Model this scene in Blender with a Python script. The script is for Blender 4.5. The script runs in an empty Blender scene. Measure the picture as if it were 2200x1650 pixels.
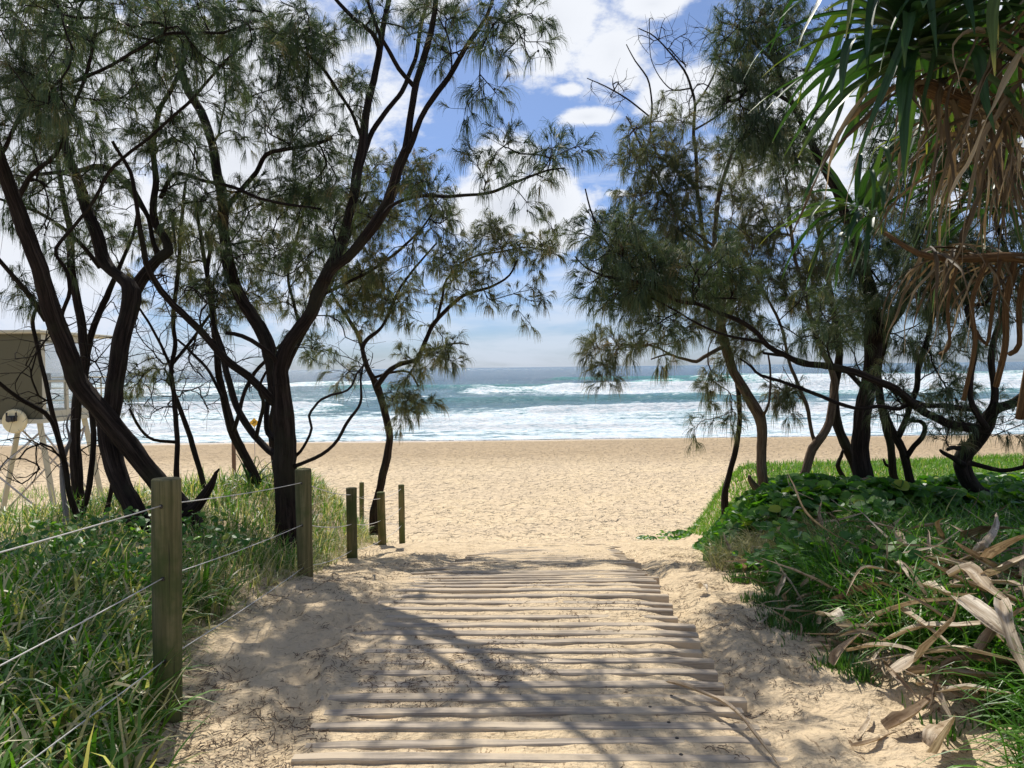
import bpy, math, numpy as np
from mathutils import Matrix, Vector
S = bpy.context.scene
COL = S.collection
R = math.radians
# ------------------------------------------------------------------ camera
F = 1660.0          # focal length in photo pixels (2200 px wide)
ZC = 5.9            # eye height above sea level
cam_d = bpy.data.cameras.new('camera'); cam = bpy.data.objects.new('camera', cam_d); COL.objects.link(cam)
cam_d.sensor_width = 36.0; cam_d.lens = 36.0 * F / 2200.0; cam_d.clip_start = 0.05; cam_d.clip_end = 60000
CM = Matrix.Rotation(R(90 - 1.24), 4, 'X') @ Matrix.Rotation(R(-0.65), 4, 'Z')
CM = Matrix.Translation((0, 0, ZC)) @ CM
cam.matrix_world = CM
S.camera = cam
# ------------------------------------------------------------------ sun, sky, exposure
SUN_AZ, SUN_EL = -15.0, 51.0      # degrees left of the view direction (+Y), above the horizon
sd = bpy.data.lights.new('sun', 'SUN'); sun = bpy.data.objects.new('sun', sd); COL.objects.link(sun)
sd.energy = 4.8; sd.angle = R(0.53); sd.color = (1.0, 0.95, 0.86)
sdir = Vector((math.sin(R(SUN_AZ)) * math.cos(R(SUN_EL)), math.cos(R(SUN_AZ)) * math.cos(R(SUN_EL)), math.sin(R(SUN_EL))))
sun.rotation_euler = sdir.to_track_quat('Z', 'Y').to_euler(); sun.location = (0, 0, 60)
S.view_settings.view_transform = 'Standard'; S.view_settings.look = 'None'
S.view_settings.exposure = 0.12; S.view_settings.gamma = 1.0
try: S.view_settings.use_curve_mapping = False
except Exception: pass


class NT:
    """small helper for writing node trees"""
    def __init__(s, tree): s.t = tree; s.n = tree.nodes; s.l = tree.links
    def node(s, typ, **kw):
        n = s.n.new(typ)
        for k, v in kw.items(): setattr(n, k, v)
        return n
    def put(s, sock, v):
        if isinstance(v, bpy.types.NodeSocket): s.l.new(v, sock)
        elif v is not None: sock.default_value = v
    def math(s, op, a, b=None, c=None, clamp=False):
        n = s.node('ShaderNodeMath', operation=op); n.use_clamp = clamp
        s.put(n.inputs[0], a)
        if b is not None: s.put(n.inputs[1], b)
        if c is not None: s.put(n.inputs[2], c)
        return n.outputs[0]
    def noise(s, vec, scale, detail=4, rough=0.55, dist=0.0, typ='FBM'):
        n = s.node('ShaderNodeTexNoise'); n.noise_dimensions = '3D'
        s.put(n.inputs['Vector'], vec); n.inputs['Scale'].default_value = scale
        n.inputs['Detail'].default_value = detail; n.inputs['Roughness'].default_value = rough
        n.inputs['Distortion'].default_value = dist
        return n.outputs['Fac']
    def scalev(s, vec, sc, loc=(0, 0, 0), rot=(0, 0, 0)):
        n = s.node('ShaderNodeMapping'); s.put(n.inputs['Vector'], vec)
        n.inputs['Scale'].default_value = sc; n.inputs['Location'].default_value = loc; n.inputs['Rotation'].default_value = rot
        return n.outputs[0]
    def ramp(s, fac, stops, interp='LINEAR'):
        n = s.node('ShaderNodeValToRGB'); s.put(n.inputs[0], fac); cr = n.color_ramp; cr.interpolation = interp
        while len(cr.elements) < len(stops): cr.elements.new(0.5)
        for e, (p, c) in zip(cr.elements, stops):
            e.position = p; e.color = (c[0], c[1], c[2], 1) if hasattr(c, '__len__') else (c, c, c, 1)
        return n.outputs[0]
    def mix(s, fac, a, b, typ='RGBA', blend='MIX'):
        n = s.node('ShaderNodeMix', data_type=typ)
        if typ == 'RGBA': n.blend_type = blend
        i = {'RGBA': (6, 7, 2), 'FLOAT': (2, 3, 0)}[typ]
        s.put(n.inputs[0], fac)
        for k, v in ((i[0], a), (i[1], b)):
            if hasattr(v, '__len__') and not isinstance(v, bpy.types.NodeSocket): v = (v[0], v[1], v[2], 1)
            s.put(n.inputs[k], v)
        return n.outputs[i[2]]
    def smooth(s, v, a, b):
        n = s.node('ShaderNodeMapRange'); n.interpolation_type = 'SMOOTHSTEP'
        s.put(n.inputs[0], v); n.inputs[1].default_value = a; n.inputs[2].default_value = b
        return n.outputs[0]
    def bump(s, h, strength, dist, normal=None):
        n = s.node('ShaderNodeBump'); n.inputs['Strength'].default_value = strength; n.inputs['Distance'].default_value = dist
        s.put(n.inputs['Height'], h)
        if normal is not None: s.put(n.inputs['Normal'], normal)
        return n.outputs[0]


# world: Nishita sky with cumulus, set by compass direction and height above the horizon
W = bpy.data.worlds.new('World'); S.world = W; W.use_nodes = True
w = NT(W.node_tree); w.n.clear()
sky = w.node('ShaderNodeTexSky'); sky.sky_type = 'NISHITA'; sky.sun_disc = False
sky.sun_elevation = R(SUN_EL); sky.sun_rotation = R(SUN_AZ); sky.altitude = 10
sky.air_density = 1.0; sky.dust_density = 0.6; sky.ozone_density = 2.2
tc = w.node('ShaderNodeTexCoord').outputs['Generated']
sep = w.node('ShaderNodeSeparateXYZ'); w.put(sep.inputs[0], tc)
az = w.math('MULTIPLY', w.math('ARCTAN2', sep.outputs[0], sep.outputs[1]), 57.2958)
el = w.math('MULTIPLY', w.math('ARCSINE', sep.outputs[2]), 57.2958)
nv = w.scalev(tc, (1, 1, 1.9))
n1 = w.noise(nv, 7.0, 9, 0.62, 0.3)
n2 = w.noise(nv, 26.0, 6, 0.65)
wob = w.math('ADD', w.math('MULTIPLY', w.math('SUBTRACT', n1, 0.5), 1.5), w.math('MULTIPLY', w.math('SUBTRACT', n2, 0.5), 0.9))
blobs = [(0.8, 11.6, 7.4, 3.3, 1.25), (-0.4, 14.6, 3.2, 2.2, 1.0), (3.0, 23.4, 4.6, 3.6, 1.0), (-6.5, 25.5, 4.5, 1.5, .7), (7.5, 21.5, 3.2, 3.0, .7),
         (5.8, 17.7, 2.5, 0.75, .9), (4.4, 19.6, 1.3, .5, .6), (7.9, 12.4, 1.2, 0.35, .8), (13.2, 18.8, 4.2, 2.4, .9), (10.5, 24.5, 3, 1.0, .8),
         (11.0, 13.5, 1.6, .5, .5), (3.0, 10.0, 5.0, 2.6, .9), (21, 14, 8, 6, .7), (-18, 15, 11, 15, 1.0), (-33, 14, 12, 18, 1.1), (32, 18, 8, 10, .7), (-62, 30, 22, 24, .8), (75, 30, 22, 20, .8), (140, 30, 30, 20, .8), (-140, 35, 30, 22, .8)]
dens = None
for (a, e, rx, ry, k) in blobs:
    dx = w.math('DIVIDE', w.math('SUBTRACT', az, a), rx); dy = w.math('DIVIDE', w.math('SUBTRACT', el, e), ry)
    d = w.math('SQRT', w.math('ADD', w.math('MULTIPLY', dx, dx), w.math('MULTIPLY', dy, dy)))
    d = w.math('MULTIPLY', w.math('SUBTRACT', 1.0, d), k)
    dens = d if dens is None else w.math('MAXIMUM', dens, d)
dens = w.math('MAXIMUM', dens, -0.9)
cum = w.smooth(w.math('ADD', dens, wob), -0.04, 0.42)
# thin high streaks and the pale bank near the horizon
sv = w.scalev(tc, (1.5, 1.5, 9))
st = w.noise(sv, 3.2, 7, 0.6, 0.4)
low = w.smooth(el, 13.0, 1.0)
streak = w.smooth(w.math('ADD', st, w.math('MULTIPLY', low, 0.20)), 0.52, 0.85)
streak = w.math('MULTIPLY', streak, 0.62)
cover = w.math('MAXIMUM', cum, streak)
shade = w.smooth(w.math('ADD', w.math('ADD', dens, w.math('MULTIPLY', wob, 0.7)), w.math('MULTIPLY', n2, -0.6)), 0.1, 1.3)
ccol = w.mix(shade, (8.6, 8.9, 9.5), (6.4, 6.8, 7.6))
ccol = w.mix(w.smooth(el, 9.0, 0.0), ccol, (7.0, 7.7, 9.0))
skyc = w.mix(1.0, sky.outputs[0], w.mix(w.smooth(el, 0, 22), (0.50, 0.66, 1.02), (0.76, 0.84, 1.02)), blend='MULTIPLY')
tot = w.mix(cover, skyc, ccol)
bg = w.node('ShaderNodeBackground'); w.put(bg.inputs[0], tot); bg.inputs[1].default_value = 0.096
ow = w.node('ShaderNodeOutputWorld'); w.l.new(bg.outputs[0], ow.inputs[0])

# ------------------------------------------------------------------ numeric helpers
rng = np.random.default_rng(11)
M3 = np.array(CM.to_3x3())
def at(px, py, d):
    """world point seen at photo pixel (px,py), d metres ahead"""
    v = M3 @ np.array([(px - 1100) / F, -(py - 825) / F, -1.0])
    return np.array([0, 0, ZC]) + v * (d / v[1])
def sstep(a, b, x):
    t = np.clip((np.asarray(x, float) - a) / (b - a), 0, 1); return t * t * (3 - 2 * t)
_tab = np.random.default_rng(5).random((256, 256))
def vnoise(x, y):
    xi = np.floor(x).astype(int); yi = np.floor(y).astype(int); fx = x - xi; fy = y - yi
    fx = fx * fx * (3 - 2 * fx); fy = fy * fy * (3 - 2 * fy)
    g = lambda i, j: _tab[(xi + i) & 255, (yi + j) & 255]
    return (g(0, 0) * (1 - fx) + g(1, 0) * fx) * (1 - fy) + (g(0, 1) * (1 - fx) + g(1, 1) * fx) * fy
def fbm(x, y, o=4, r=.5):
    s = 0; a = 1; t = 0
    for i in range(o):
        s = s + a * (vnoise(x + 17.3 * i, y + 9.1 * i) - .5); t += a; a *= r; x = x * 2.03; y = y * 2.03
    return s / t
PY = [-6, 0, 3.4, 5.0, 5.6, 6.2, 7.5, 9, 12, 14.5, 16, 20, 30, 50, 60, 66, 90]
PZ = [-1.45, -1.5, -1.6, -1.58, -1.6, -1.68, -1.92, -2.22, -2.78, -3.28, -3.55, -4.12, -4.82, -5.38, -5.72, -6.05, -7.2]
def path_z(y): return np.interp(y, PY, PZ)
def xl(y): return np.interp(y, [0, 2.4, 3.0, 3.5, 4.5, 5.4, 6.2, 9, 12, 15, 18], [-1.0, -1.12, -1.35, -1.6, -1.85, -1.78, -1.70, -2.05, -2.22, -2.5, -3.6])
def xr(y): return np.interp(y, [0, 3, 3.7, 4.2, 5, 6, 9, 12, 15, 18, 25], [2.0, 1.9, 1.75, 1.5, 1.5, 1.62, 2.2, 2.8, 3.3, 4.4, 9])
def ladx(y): return np.interp(y, [0, 5.4, 7, 9, 12, 13], [.10, .06, .16, .34, .58, .66])
def terrain(x, y, fine=True):
    x = np.asarray(x, float); y = np.asarray(y, float)
    P = path_z(y)
    yl = y + 3.4 * sstep(-3.0, -5.5, x)
    L = np.interp(yl, [-6, 0, 4, 8, 10.8, 12.2, 15, 17], [-1.1, -1.2, -1.36, -1.5, -1.5, -1.8, -3.3, -3.8])
    Rr = np.interp(y - 0.15 * np.clip(x - 4, 0, 6), [-6, 0, 3, 8, 13, 16, 19, 22], [-1.2, -1.25, -1.42, -1.6, -1.72, -2.7, -3.9, -4.3])
    L = np.maximum(L, P); Rr = np.maximum(Rr, P)
    L = P + (L - P) * sstep(22, 15.5, yl); Rr = P + (Rr - P) * sstep(27, 18, y)
    wl = sstep(0.12, -1.0, x - xl(y)); wr = sstep(-0.12, 1.0, x - xr(y))
    z = P + wl * (L - P) + wr * (Rr - P)
    z = z + 0.10 * fbm(x * .5, y * .5, 3) * sstep(60, 40, y)
    if fine:
        rip = fbm(x * 3.2, y * 3.2, 4, .6)
        b = sstep(62, 50, y)
        lad = sstep(1.08, .9, np.abs(x - ladx(y))) * sstep(12.5, 11, y)
        amp = (0.078 + 0.055 * sstep(14, 22, y)) * b
        z = z + rip * amp * (1 - .85 * lad)
        # footprints: sparse round dents
        cx = np.floor(x / .42); cy = np.floor(y / .42)
        ox = _tab[cx.astype(int) & 255, cy.astype(int) & 255]; oy = _tab[(cy.astype(int) + 77) & 255, (cx.astype(int) + 31) & 255]
        dd = np.hypot((x / .42 - cx) - (.3 + .4 * ox), ((y / .42 - cy) - (.3 + .4 * oy)) * .8)
        z = z - .030 * b * sstep(.3, .08, dd) * (1 - .8 * lad) + .012 * b * sstep(.45, .33, dd) * sstep(.2, .33, dd) * (1 - .8 * lad)
        # scour along the right hand ends of the planks
        s = x - ladx(y) - 1.05
        z = z - .075 * np.exp(-(s / .16) ** 2) * sstep(12.5, 10, y) * sstep(3.2, 3.9, y)
        s2 = x - ladx(y) + 1.0
        z = z - .035 * np.exp(-(s2 / .15) ** 2) * sstep(6.0, 7.0, y) * sstep(11, 9.5, y)
        z = z + .012 * sstep(.1, -.3, x - ladx(y) + .95) * sstep(6.6, 5.5, y)
        z = z + .018 * sstep(.8, 1.1, x - ladx(y)) * sstep(3.5, 3.1, y)
    return z + ZC

# ------------------------------------------------------------------ objects and meshes
def tag(o, label=None, cat=None, group=None, kind=None):
    for k, v in (('label', label), ('category', cat), ('group', group), ('kind', kind)):
        if v: o[k] = v
    return o
def mesh_obj(name, v, f, mat, parent=None, smooth=False, attrs=None, uv=None):
    """v (N,3), f (M,k) index arrays (one array, or a list of arrays of different k)"""
    v = np.asarray(v, np.float32); fs = f if isinstance(f, list) else [f]
    fs = [np.asarray(q, np.int32) for q in fs if len(q)]
    me = bpy.data.meshes.new(name); me.vertices.add(len(v)); me.vertices.foreach_set('co', v.ravel())
    loops = np.concatenate([q.ravel() for q in fs]); cnt = np.concatenate([np.full(len(q), q.shape[1]) for q in fs])
    st = np.concatenate([[0], np.cumsum(cnt)[:-1]]).astype(np.int32)
    me.loops.add(len(loops)); me.loops.foreach_set('vertex_index', loops)
    me.polygons.add(len(cnt)); me.polygons.foreach_set('loop_start', st)
    try: me.polygons.foreach_set('loop_total', cnt.astype(np.int32))
    except Exception: pass
    me.polygons.foreach_set('use_smooth', np.full(len(cnt), smooth))
    for k, a in (attrs or {}).items():
        at_ = me.attributes.new(k, 'FLOAT', 'POINT'); at_.data.foreach_set('value', np.asarray(a, np.float32))
    if uv is not None:
        u = me.attributes.new('along', 'FLOAT_VECTOR', 'POINT'); u.data.foreach_set('vector', np.asarray(uv, np.float32).ravel())
    me.update(calc_edges=True); me.validate()
    me.materials.append(mat)
    o = bpy.data.objects.new(name, me); COL.objects.link(o)
    if parent is not None:
        o.parent = parent
        o.matrix_parent_inverse = parent_inv(parent)
    return o
def parent_inv(p):
    if p.type == 'MESH': return Matrix.Identity(4)
    m = Matrix.Identity(4); q = p
    while q is not None:
        m = Matrix.Translation(q.location) @ Matrix.Rotation(q.rotation_euler.z, 4, 'Z') @ m if q.type == 'EMPTY' else m
        q = q.parent
    return m.inverted()
def empty(name, loc, label=None, cat=None, group=None, kind=None):
    o = bpy.data.objects.new(name, None); COL.objects.link(o); o.location = tuple(float(c) for c in loc); o.empty_display_size = .2
    return tag(o, label, cat, group, kind)
class MB:
    """collects polygons of any size"""
    def __init__(s): s.v = []; s.f = {}; s.k = 0; s.uv = []
    def add(s, v, faces, uv=None):
        v = np.asarray(v, float)
        for f in faces: s.f.setdefault(len(f), []).append([i + s.k for i in f])
        s.v.append(v); s.k += len(v); s.uv.append(np.zeros((len(v), 3)) if uv is None else uv)
    def addarr(s, v, q, uv=None):
        s.f.setdefault(q.shape[1], []).extend((q + s.k).tolist()); s.v.append(v); s.k += len(v); s.uv.append(np.zeros((len(v), 3)) if uv is None else uv)
    def box(s, c, size, rz=0, bev=0.0, M=None):
        c = np.array(c, float); h = np.array(size, float) / 2
        if bev > 0:
            vs = []; b = min(bev, h.min() * .9)
            for sx in (-1, 1):
                for sy in (-1, 1):
                    for sz in (-1, 1):
                        for k in range(3):
                            p = np.array([sx, sy, sz]) * h; q = p.copy()
                            for m in range(3):
                                if m != k: q[m] -= np.array([sx, sy, sz])[m] * b
                            vs.append(q)
            vs = np.array(vs)
            idx = lambda sx, sy, sz, k: ((sx > 0) * 4 + (sy > 0) * 2 + (sz > 0)) * 3 + k
            fc = []
            for k in range(3):
                for s1 in (-1, 1):
                    o = [m for m in range(3) if m != k]; r_ = []
                    for (a, b2) in ((-1, -1), (1, -1), (1, 1), (-1, 1)):
                        t = [0, 0, 0]; t[k] = s1; t[o[0]] = a; t[o[1]] = b2; r_.append(idx(*t, k))
                    fc.append(r_ if (s1 > 0) ^ (k == 1) else r_[::-1])
            for k in range(3):
                o = [m for m in range(3) if m != k]
                for a in (-1, 1):
                    for b2 in (-1, 1):
                        t0 = [0, 0, 0]; t0[o[0]] = a; t0[o[1]] = b2; t1 = list(t0); t0[k] = -1; t1[k] = 1
                        fc.append([idx(*t0, o[0]), idx(*t1, o[0]), idx(*t1, o[1]), idx(*t0, o[1])])
            for sx in (-1, 1):
                for sy in (-1, 1):
                    for sz in (-1, 1): fc.append([idx(sx, sy, sz, k) for k in range(3)])
        else:
            vs = np.array([[x, y, z] for x in (-1, 1) for y in (-1, 1) for z in (-1, 1)]) * h
            fc = [[0, 1, 3, 2], [4, 6, 7, 5], [0, 4, 5, 1], [2, 3, 7, 6], [0, 2, 6, 4], [1, 5, 7, 3]]
        if M is not None: vs = vs @ np.array(M).T
        if rz: ca, sa = math.cos(rz), math.sin(rz); vs = vs @ np.array([[ca, sa, 0], [-sa, ca, 0], [0, 0, 1]])
        s.add(vs + c, fc)
    def tube(s, pts, rad, n=8, cap=True, rough=0.0, seed=0):
        pts = np.asarray(pts, float); K = len(pts); rad = np.broadcast_to(np.asarray(rad, float), (K,))
        t = np.gradient(pts, axis=0); t /= np.linalg.norm(t, axis=1)[:, None] + 1e-9
        ref = np.array([0, 1.0, 0]) if abs(t[0, 1]) < .8 else np.array([1.0, 0, 0])
        U = np.zeros_like(pts); u = np.cross(t[0], ref); u /= np.linalg.norm(u)
        for i in range(K):
            u = u - t[i] * (u @ t[i]); u /= np.linalg.norm(u) + 1e-9; U[i] = u
        V = np.cross(t, U); a = np.arange(n) * 2 * math.pi / n
        rr = rad[:, None] * np.ones(n)
        L = np.concatenate([[0], np.cumsum(np.linalg.norm(np.diff(pts, axis=0), axis=1))])
        if rough > 0:
            rr = rr * (1 + rough * (fbm(np.cos(a)[None] * 1.6 + 20 + seed + L[:, None] * .0, np.sin(a)[None] * 1.6 + L[:, None] * 3.5, 3, .6) * 2.2) + rough * .7 * fbm(a[None] * 3.3 + seed * 3, L[:, None] * 9, 2))
        v = pts[:, None] + rr[..., None] * (np.cos(a)[None, :, None] * U[:, None] + np.sin(a)[None, :, None] * V[:, None])
        v = v.reshape(-1, 3)
        i = np.arange(K - 1)[:, None] * n; j = np.arange(n)[None]; j2 = (j + 1) % n
        q = np.stack([i + j, i + j2, i + n + j2, i + n + j], -1).reshape(-1, 4)
        uv = np.zeros((K, n, 3)); uv[..., 0] = np.cos(a)[None] * .5; uv[..., 1] = np.sin(a)[None] * .5; uv[..., 2] = L[:, None]
        s.addarr(v, q, uv.reshape(-1, 3))
        if cap:
            s.f.setdefault(n, []).append([s.k - len(v) + x for x in range(n)][::-1]); s.f[n].append([s.k - n + x for x in range(n)])
    def build(s, name, mat, parent=None, smooth=False):
        return mesh_obj(name, np.concatenate(s.v), [np.array(a) for a in s.f.values()], mat, parent, smooth, uv=np.concatenate(s.uv))
def ribbons(P, Wd, side):
    """P (N,K,3) centre lines, Wd (N,K) widths, side (N,3) -> verts, quads"""
    N, K, _ = P.shape
    h = side[:, None] * (Wd[..., None] / 2)
    v = np.stack([P - h, P + h], 2).reshape(-1, 3)
    b = (np.arange(N)[:, None] * K + np.arange(K - 1)[None]) * 2
    q = np.stack([b, b + 1, b + 3, b + 2], -1).reshape(-1, 4)
    return v, q
def norm(v): return v / (np.linalg.norm(v, axis=-1, keepdims=True) + 1e-9)
def crom(p, step):
    """smooth an (N,C) control polyline and resample about every step metres"""
    p = np.asarray(p, float); out = []
    q = np.vstack([2 * p[0] - p[1], p, 2 * p[-1] - p[-2]])
    for i in range(len(p) - 1):
        a, b, c, d = q[i:i + 4]; n = max(2, int(np.linalg.norm(c[:3] - b[:3]) / step))
        for t in np.arange(n) / n:
            out.append(.5 * ((2 * b) + (-a + c) * t + (2 * a - 5 * b + 4 * c - d) * t * t + (-a + 3 * b - 3 * c + d) * t ** 3))
    out.append(p[-1]); return np.array(out)

# ------------------------------------------------------------------ materials
def mat(name): 
    m = bpy.data.materials.new(name); m.use_nodes = True; t = NT(m.node_tree)
    b = t.n['Principled BSDF']; return m, t, b
def obj_co(t): return t.node('ShaderNodeNewGeometry').outputs['Position']
def attr(t, name, out='Fac'):
    n = t.node('ShaderNodeAttribute'); n.attribute_name = name; return n.outputs[out]
def simple(name, col, rough=.6, metal=0, var=.15, sc=8, bump=0.0):
    m, t, b = mat(name); c = obj_co(t); n = t.noise(c, sc, 5)
    t.put(b.inputs['Base Color'], t.mix(n, [k * (1 - var) for k in col], [min(1, k * (1 + var)) for k in col]))
    b.inputs['Roughness'].default_value = rough; b.inputs['Metallic'].default_value = metal
    if bump: t.put(b.inputs['Normal'], t.bump(t.noise(c, sc * 4, 4), bump, .01))
    return m
def m_sand():
    m, t, b = mat('sand'); c = obj_co(t); s = t.node('ShaderNodeSeparateXYZ'); t.put(s.inputs[0], c)
    big = t.noise(c, .35, 4); mid = t.noise(c, 5, 5, .6); fin = t.noise(c, 90, 3, .7)
    col = t.mix(t.smooth(mid, .3, .7), (.62, .478, .295), (.745, .592, .385))
    col = t.mix(t.smooth(big, .35, .65), col, (.63, .495, .325))
    col = t.mix(t.math('MULTIPLY', t.smooth(fin, .35, .2), .5), col, (.32, .22, .12))
    # needle litter: dark stretched specks, in drifts
    l1 = t.noise(t.scalev(c, (55, 14, 30), rot=(0, 0, .6)), 1.0, 2, .6); l2 = t.noise(t.scalev(c, (14, 60, 30), rot=(0, 0, .25)), 1.0, 2, .6)
    dr = t.smooth(t.noise(c, 1.3, 5, .65), .42, .68)
    lit = t.math('MAXIMUM', t.smooth(l1, .60, .66), t.smooth(l2, .61, .67))
    near = t.smooth(s.outputs[1], 16, 9)
    lit = t.math('MULTIPLY', t.math('MULTIPLY', lit, t.math('ADD', .28, t.math('MULTIPLY', dr, .72))), t.math('ADD', .1, t.math('MULTIPLY', near, .9)))
    col = t.mix(lit, col, (.16, .095, .05))
    # damp, coarser band of the upper swash, smooth wet sand by the water
    wv = t.math('ADD', s.outputs[1], t.math('MULTIPLY', t.noise(t.scalev(c, (.05, .2, 1)), 1, 4), 9))
    damp = t.math('MULTIPLY', t.smooth(wv, 41, 52), t.smooth(wv, 66.5, 62.5))
    col = t.mix(t.math('MULTIPLY', damp, .72), col, (.38, .275, .16))
    wet = t.smooth(wv, 64.2, 65.2)
    col = t.mix(t.math('MULTIPLY', wet, .75), col, (.45, .36, .26))
    t.put(b.inputs['Base Color'], col)
    t.put(b.inputs['Roughness'], t.mix(wet, .95, .35, 'FLOAT'))
    b.inputs['Specular IOR Level'].default_value = .25
    h = t.math('ADD', t.math('MULTIPLY', t.noise(c, 9, 6, .65), 1.0), t.math('MULTIPLY', t.noise(c, 2.6, 4, .6), 2.5))
    h = t.math('ADD', h, t.math('MULTIPLY', t.math('MULTIPLY', t.smooth(t.noise(t.scalev(c, (3.6, 2.2, 1)), 1, 3, .55, .5), .36, .55), t.smooth(s.outputs[1], 11, 17)), t.mix(wet, 1.5, 0.0, 'FLOAT')))
    t.put(b.inputs['Normal'], t.bump(h, 1.0, .06))
    return m
def m_water():
    m, t, b = mat('sea_water'); c = obj_co(t); s = t.node('ShaderNodeSeparateXYZ'); t.put(s.inputs[0], c)
    far = t.smooth(s.outputs[1], 90, 420); fo = attr(t, 'foam'); te = attr(t, 'teal')
    patch = t.noise(t.scalev(c, (.05, .16, 0)), 1, 8, .7)
    col = t.mix(far, (.125, .285, .320), (.045, .110, .170))
    col = t.mix(t.smooth(patch, .35, .7), col, t.mix(far, (.19, .37, .40), (.070, .160, .215)))
    col = t.mix(t.math('MULTIPLY', te, .9), col, (.08, .46, .38))
    f1 = t.noise(t.scalev(c, (.38, .75, .8)), 1, 8, .68, .8); f2 = t.noise(t.scalev(c, (1.6, 3.0, 2)), 1, 5, .6, .5)
    f = t.math('ADD', t.math('MULTIPLY', f1, .7), t.math('MULTIPLY', f2, .3))
    thr = t.math('SUBTRACT', .84, t.math('MULTIPLY', fo, .46))
    fm = t.node('ShaderNodeMapRange'); fm.interpolation_type = 'SMOOTHSTEP'
    t.put(fm.inputs[0], t.math('SUBTRACT', f, thr)); fm.inputs[1].default_value = -.09; fm.inputs[2].default_value = .09
    # scattered white horses far out, plus fine white flecks painted as sun glints
    caps_glints = t.noise(t.scalev(c, (.05, .12, 0)), 1, 7, .72, .5)
    glint_n = t.noise(t.scalev(c, (.55, .17, 0)), 1, 3, .7)
    caps_glints = t.math('MAXIMUM', caps_glints, t.math('ADD', glint_n, -.005))
    caps_glints = t.math('MULTIPLY', t.smooth(caps_glints, .69, .74), t.smooth(s.outputs[1], 60, 160))
    foam = t.math('MAXIMUM', fm.outputs[0], caps_glints)  # foam mask, painted sun glint flecks included
    fcol = t.mix(t.smooth(t.math('ADD', t.math('MULTIPLY', f1, .5), t.math('MULTIPLY', f2, .5)), .36, .58), (.40, .54, .61), (.90, .92, .93))
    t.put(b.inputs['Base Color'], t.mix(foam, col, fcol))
    sp = t.smooth(t.noise(t.scalev(c, (.9, .22, 1)), 1, 5, .8), .54, .63)
    wr = t.mix(t.math('MULTIPLY', sp, t.smooth(s.outputs[1], 80, 200)), t.mix(far, .17, .22, 'FLOAT'), .30, 'FLOAT')
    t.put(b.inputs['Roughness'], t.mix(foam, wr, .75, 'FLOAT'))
    b.inputs['IOR'].default_value = 1.33
    b.inputs['Specular IOR Level'].default_value = .38
    h1 = t.noise(t.scalev(c, (.22, .5, .3)), 1, 5, .6, .3); h2 = t.noise(t.scalev(c, (1.3, 2.6, 1)), 1, 6, .68, .4)
    nb = t.bump(t.math('MULTIPLY', t.math('ADD', t.math('MULTIPLY', h1, 2.2), t.math('MULTIPLY', h2, 2.1)), t.mix(foam, 1.0, .45, 'FLOAT')), 1.0, .6)
    nb = t.bump(t.math('MULTIPLY', foam, t.math('ADD', f2, f1)), .6, .35, nb)
    # wind chop: short facets tilted every way, some of which catch the sun
    nz = t.node('ShaderNodeTexNoise'); t.put(nz.inputs['Vector'], t.scalev(c, (1.5, .42, 1))); nz.inputs['Scale'].default_value = 1; nz.inputs['Detail'].default_value = 2.5; nz.inputs['Roughness'].default_value = .6
    v1 = t.node('ShaderNodeVectorMath', operation='SUBTRACT'); t.put(v1.inputs[0], nz.outputs['Color']); v1.inputs[1].default_value = (.5, .5, .5)
    v2 = t.node('ShaderNodeVectorMath', operation='MULTIPLY'); t.put(v2.inputs[0], v1.outputs[0]); v2.inputs[1].default_value = (2.0, 2.4, 0)
    gate = t.math('MULTIPLY', t.math('SUBTRACT', 1.0, foam), t.math('ADD', .35, t.math('MULTIPLY', t.smooth(t.noise(t.scalev(c, (.03, .05, 0)), 1, 4), .42, .62), .75)))
    v3 = t.node('ShaderNodeVectorMath', operation='SCALE'); t.put(v3.inputs[0], v2.outputs[0]); t.put(v3.inputs['Scale'], gate)
    v4 = t.node('ShaderNodeVectorMath', operation='ADD'); t.put(v4.inputs[0], v3.outputs[0]); t.put(v4.inputs[1], nb)
    v5 = t.node('ShaderNodeVectorMath', operation='NORMALIZE'); t.put(v5.inputs[0], v4.outputs[0])
    t.put(b.inputs['Normal'], v5.outputs[0])
    return m
def m_leaf(name, stops, rough=.5, trans=.35, tint=(1.3, 1.5, .6), spec=.4, bumpy=0):
    """thin leaf: colour by the 'tone' each blade carries, light passes through"""
    m, t, b = mat(name); tn = attr(t, 'tone'); c = obj_co(t)
    tn2 = t.math('ADD', tn, t.math('MULTIPLY', t.math('SUBTRACT', t.noise(c, 2.0, 4), .5), .35), clamp=True)
    col = t.ramp(tn2, stops)
    if bumpy:
        fib = t.noise(t.scalev(attr(t, 'along', 'Vector'), (60, 60, 2.5)), 1, 3)
        col = t.mix(t.smooth(fib, .35, .7), t.mix(1, col, (.62, .62, .60) if bumpy < 2 else (.46, .40, .34), blend='MULTIPLY'), col)
        if bumpy > 1: col = t.mix(t.math('MULTIPLY', t.smooth(t.noise(c, 22, 5, .7), .56, .64), .7), col, (.10, .065, .04))
        t.put(b.inputs['Normal'], t.bump(fib, .4, .006))
    t.put(b.inputs['Base Color'], col); b.inputs['Roughness'].default_value = rough; b.inputs['Specular IOR Level'].default_value = spec
    tr = t.node('ShaderNodeBsdfTranslucent'); t.put(tr.inputs[0], t.mix(1, col, tint, blend='MULTIPLY'))
    mx = t.node('ShaderNodeMixShader'); mx.inputs[0].default_value = trans
    t.l.new(b.outputs[0], mx.inputs[1]); t.l.new(tr.outputs[0], mx.inputs[2])
    t.l.new(mx.outputs[0], t.n['Material Output'].inputs[0]); return m
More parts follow.
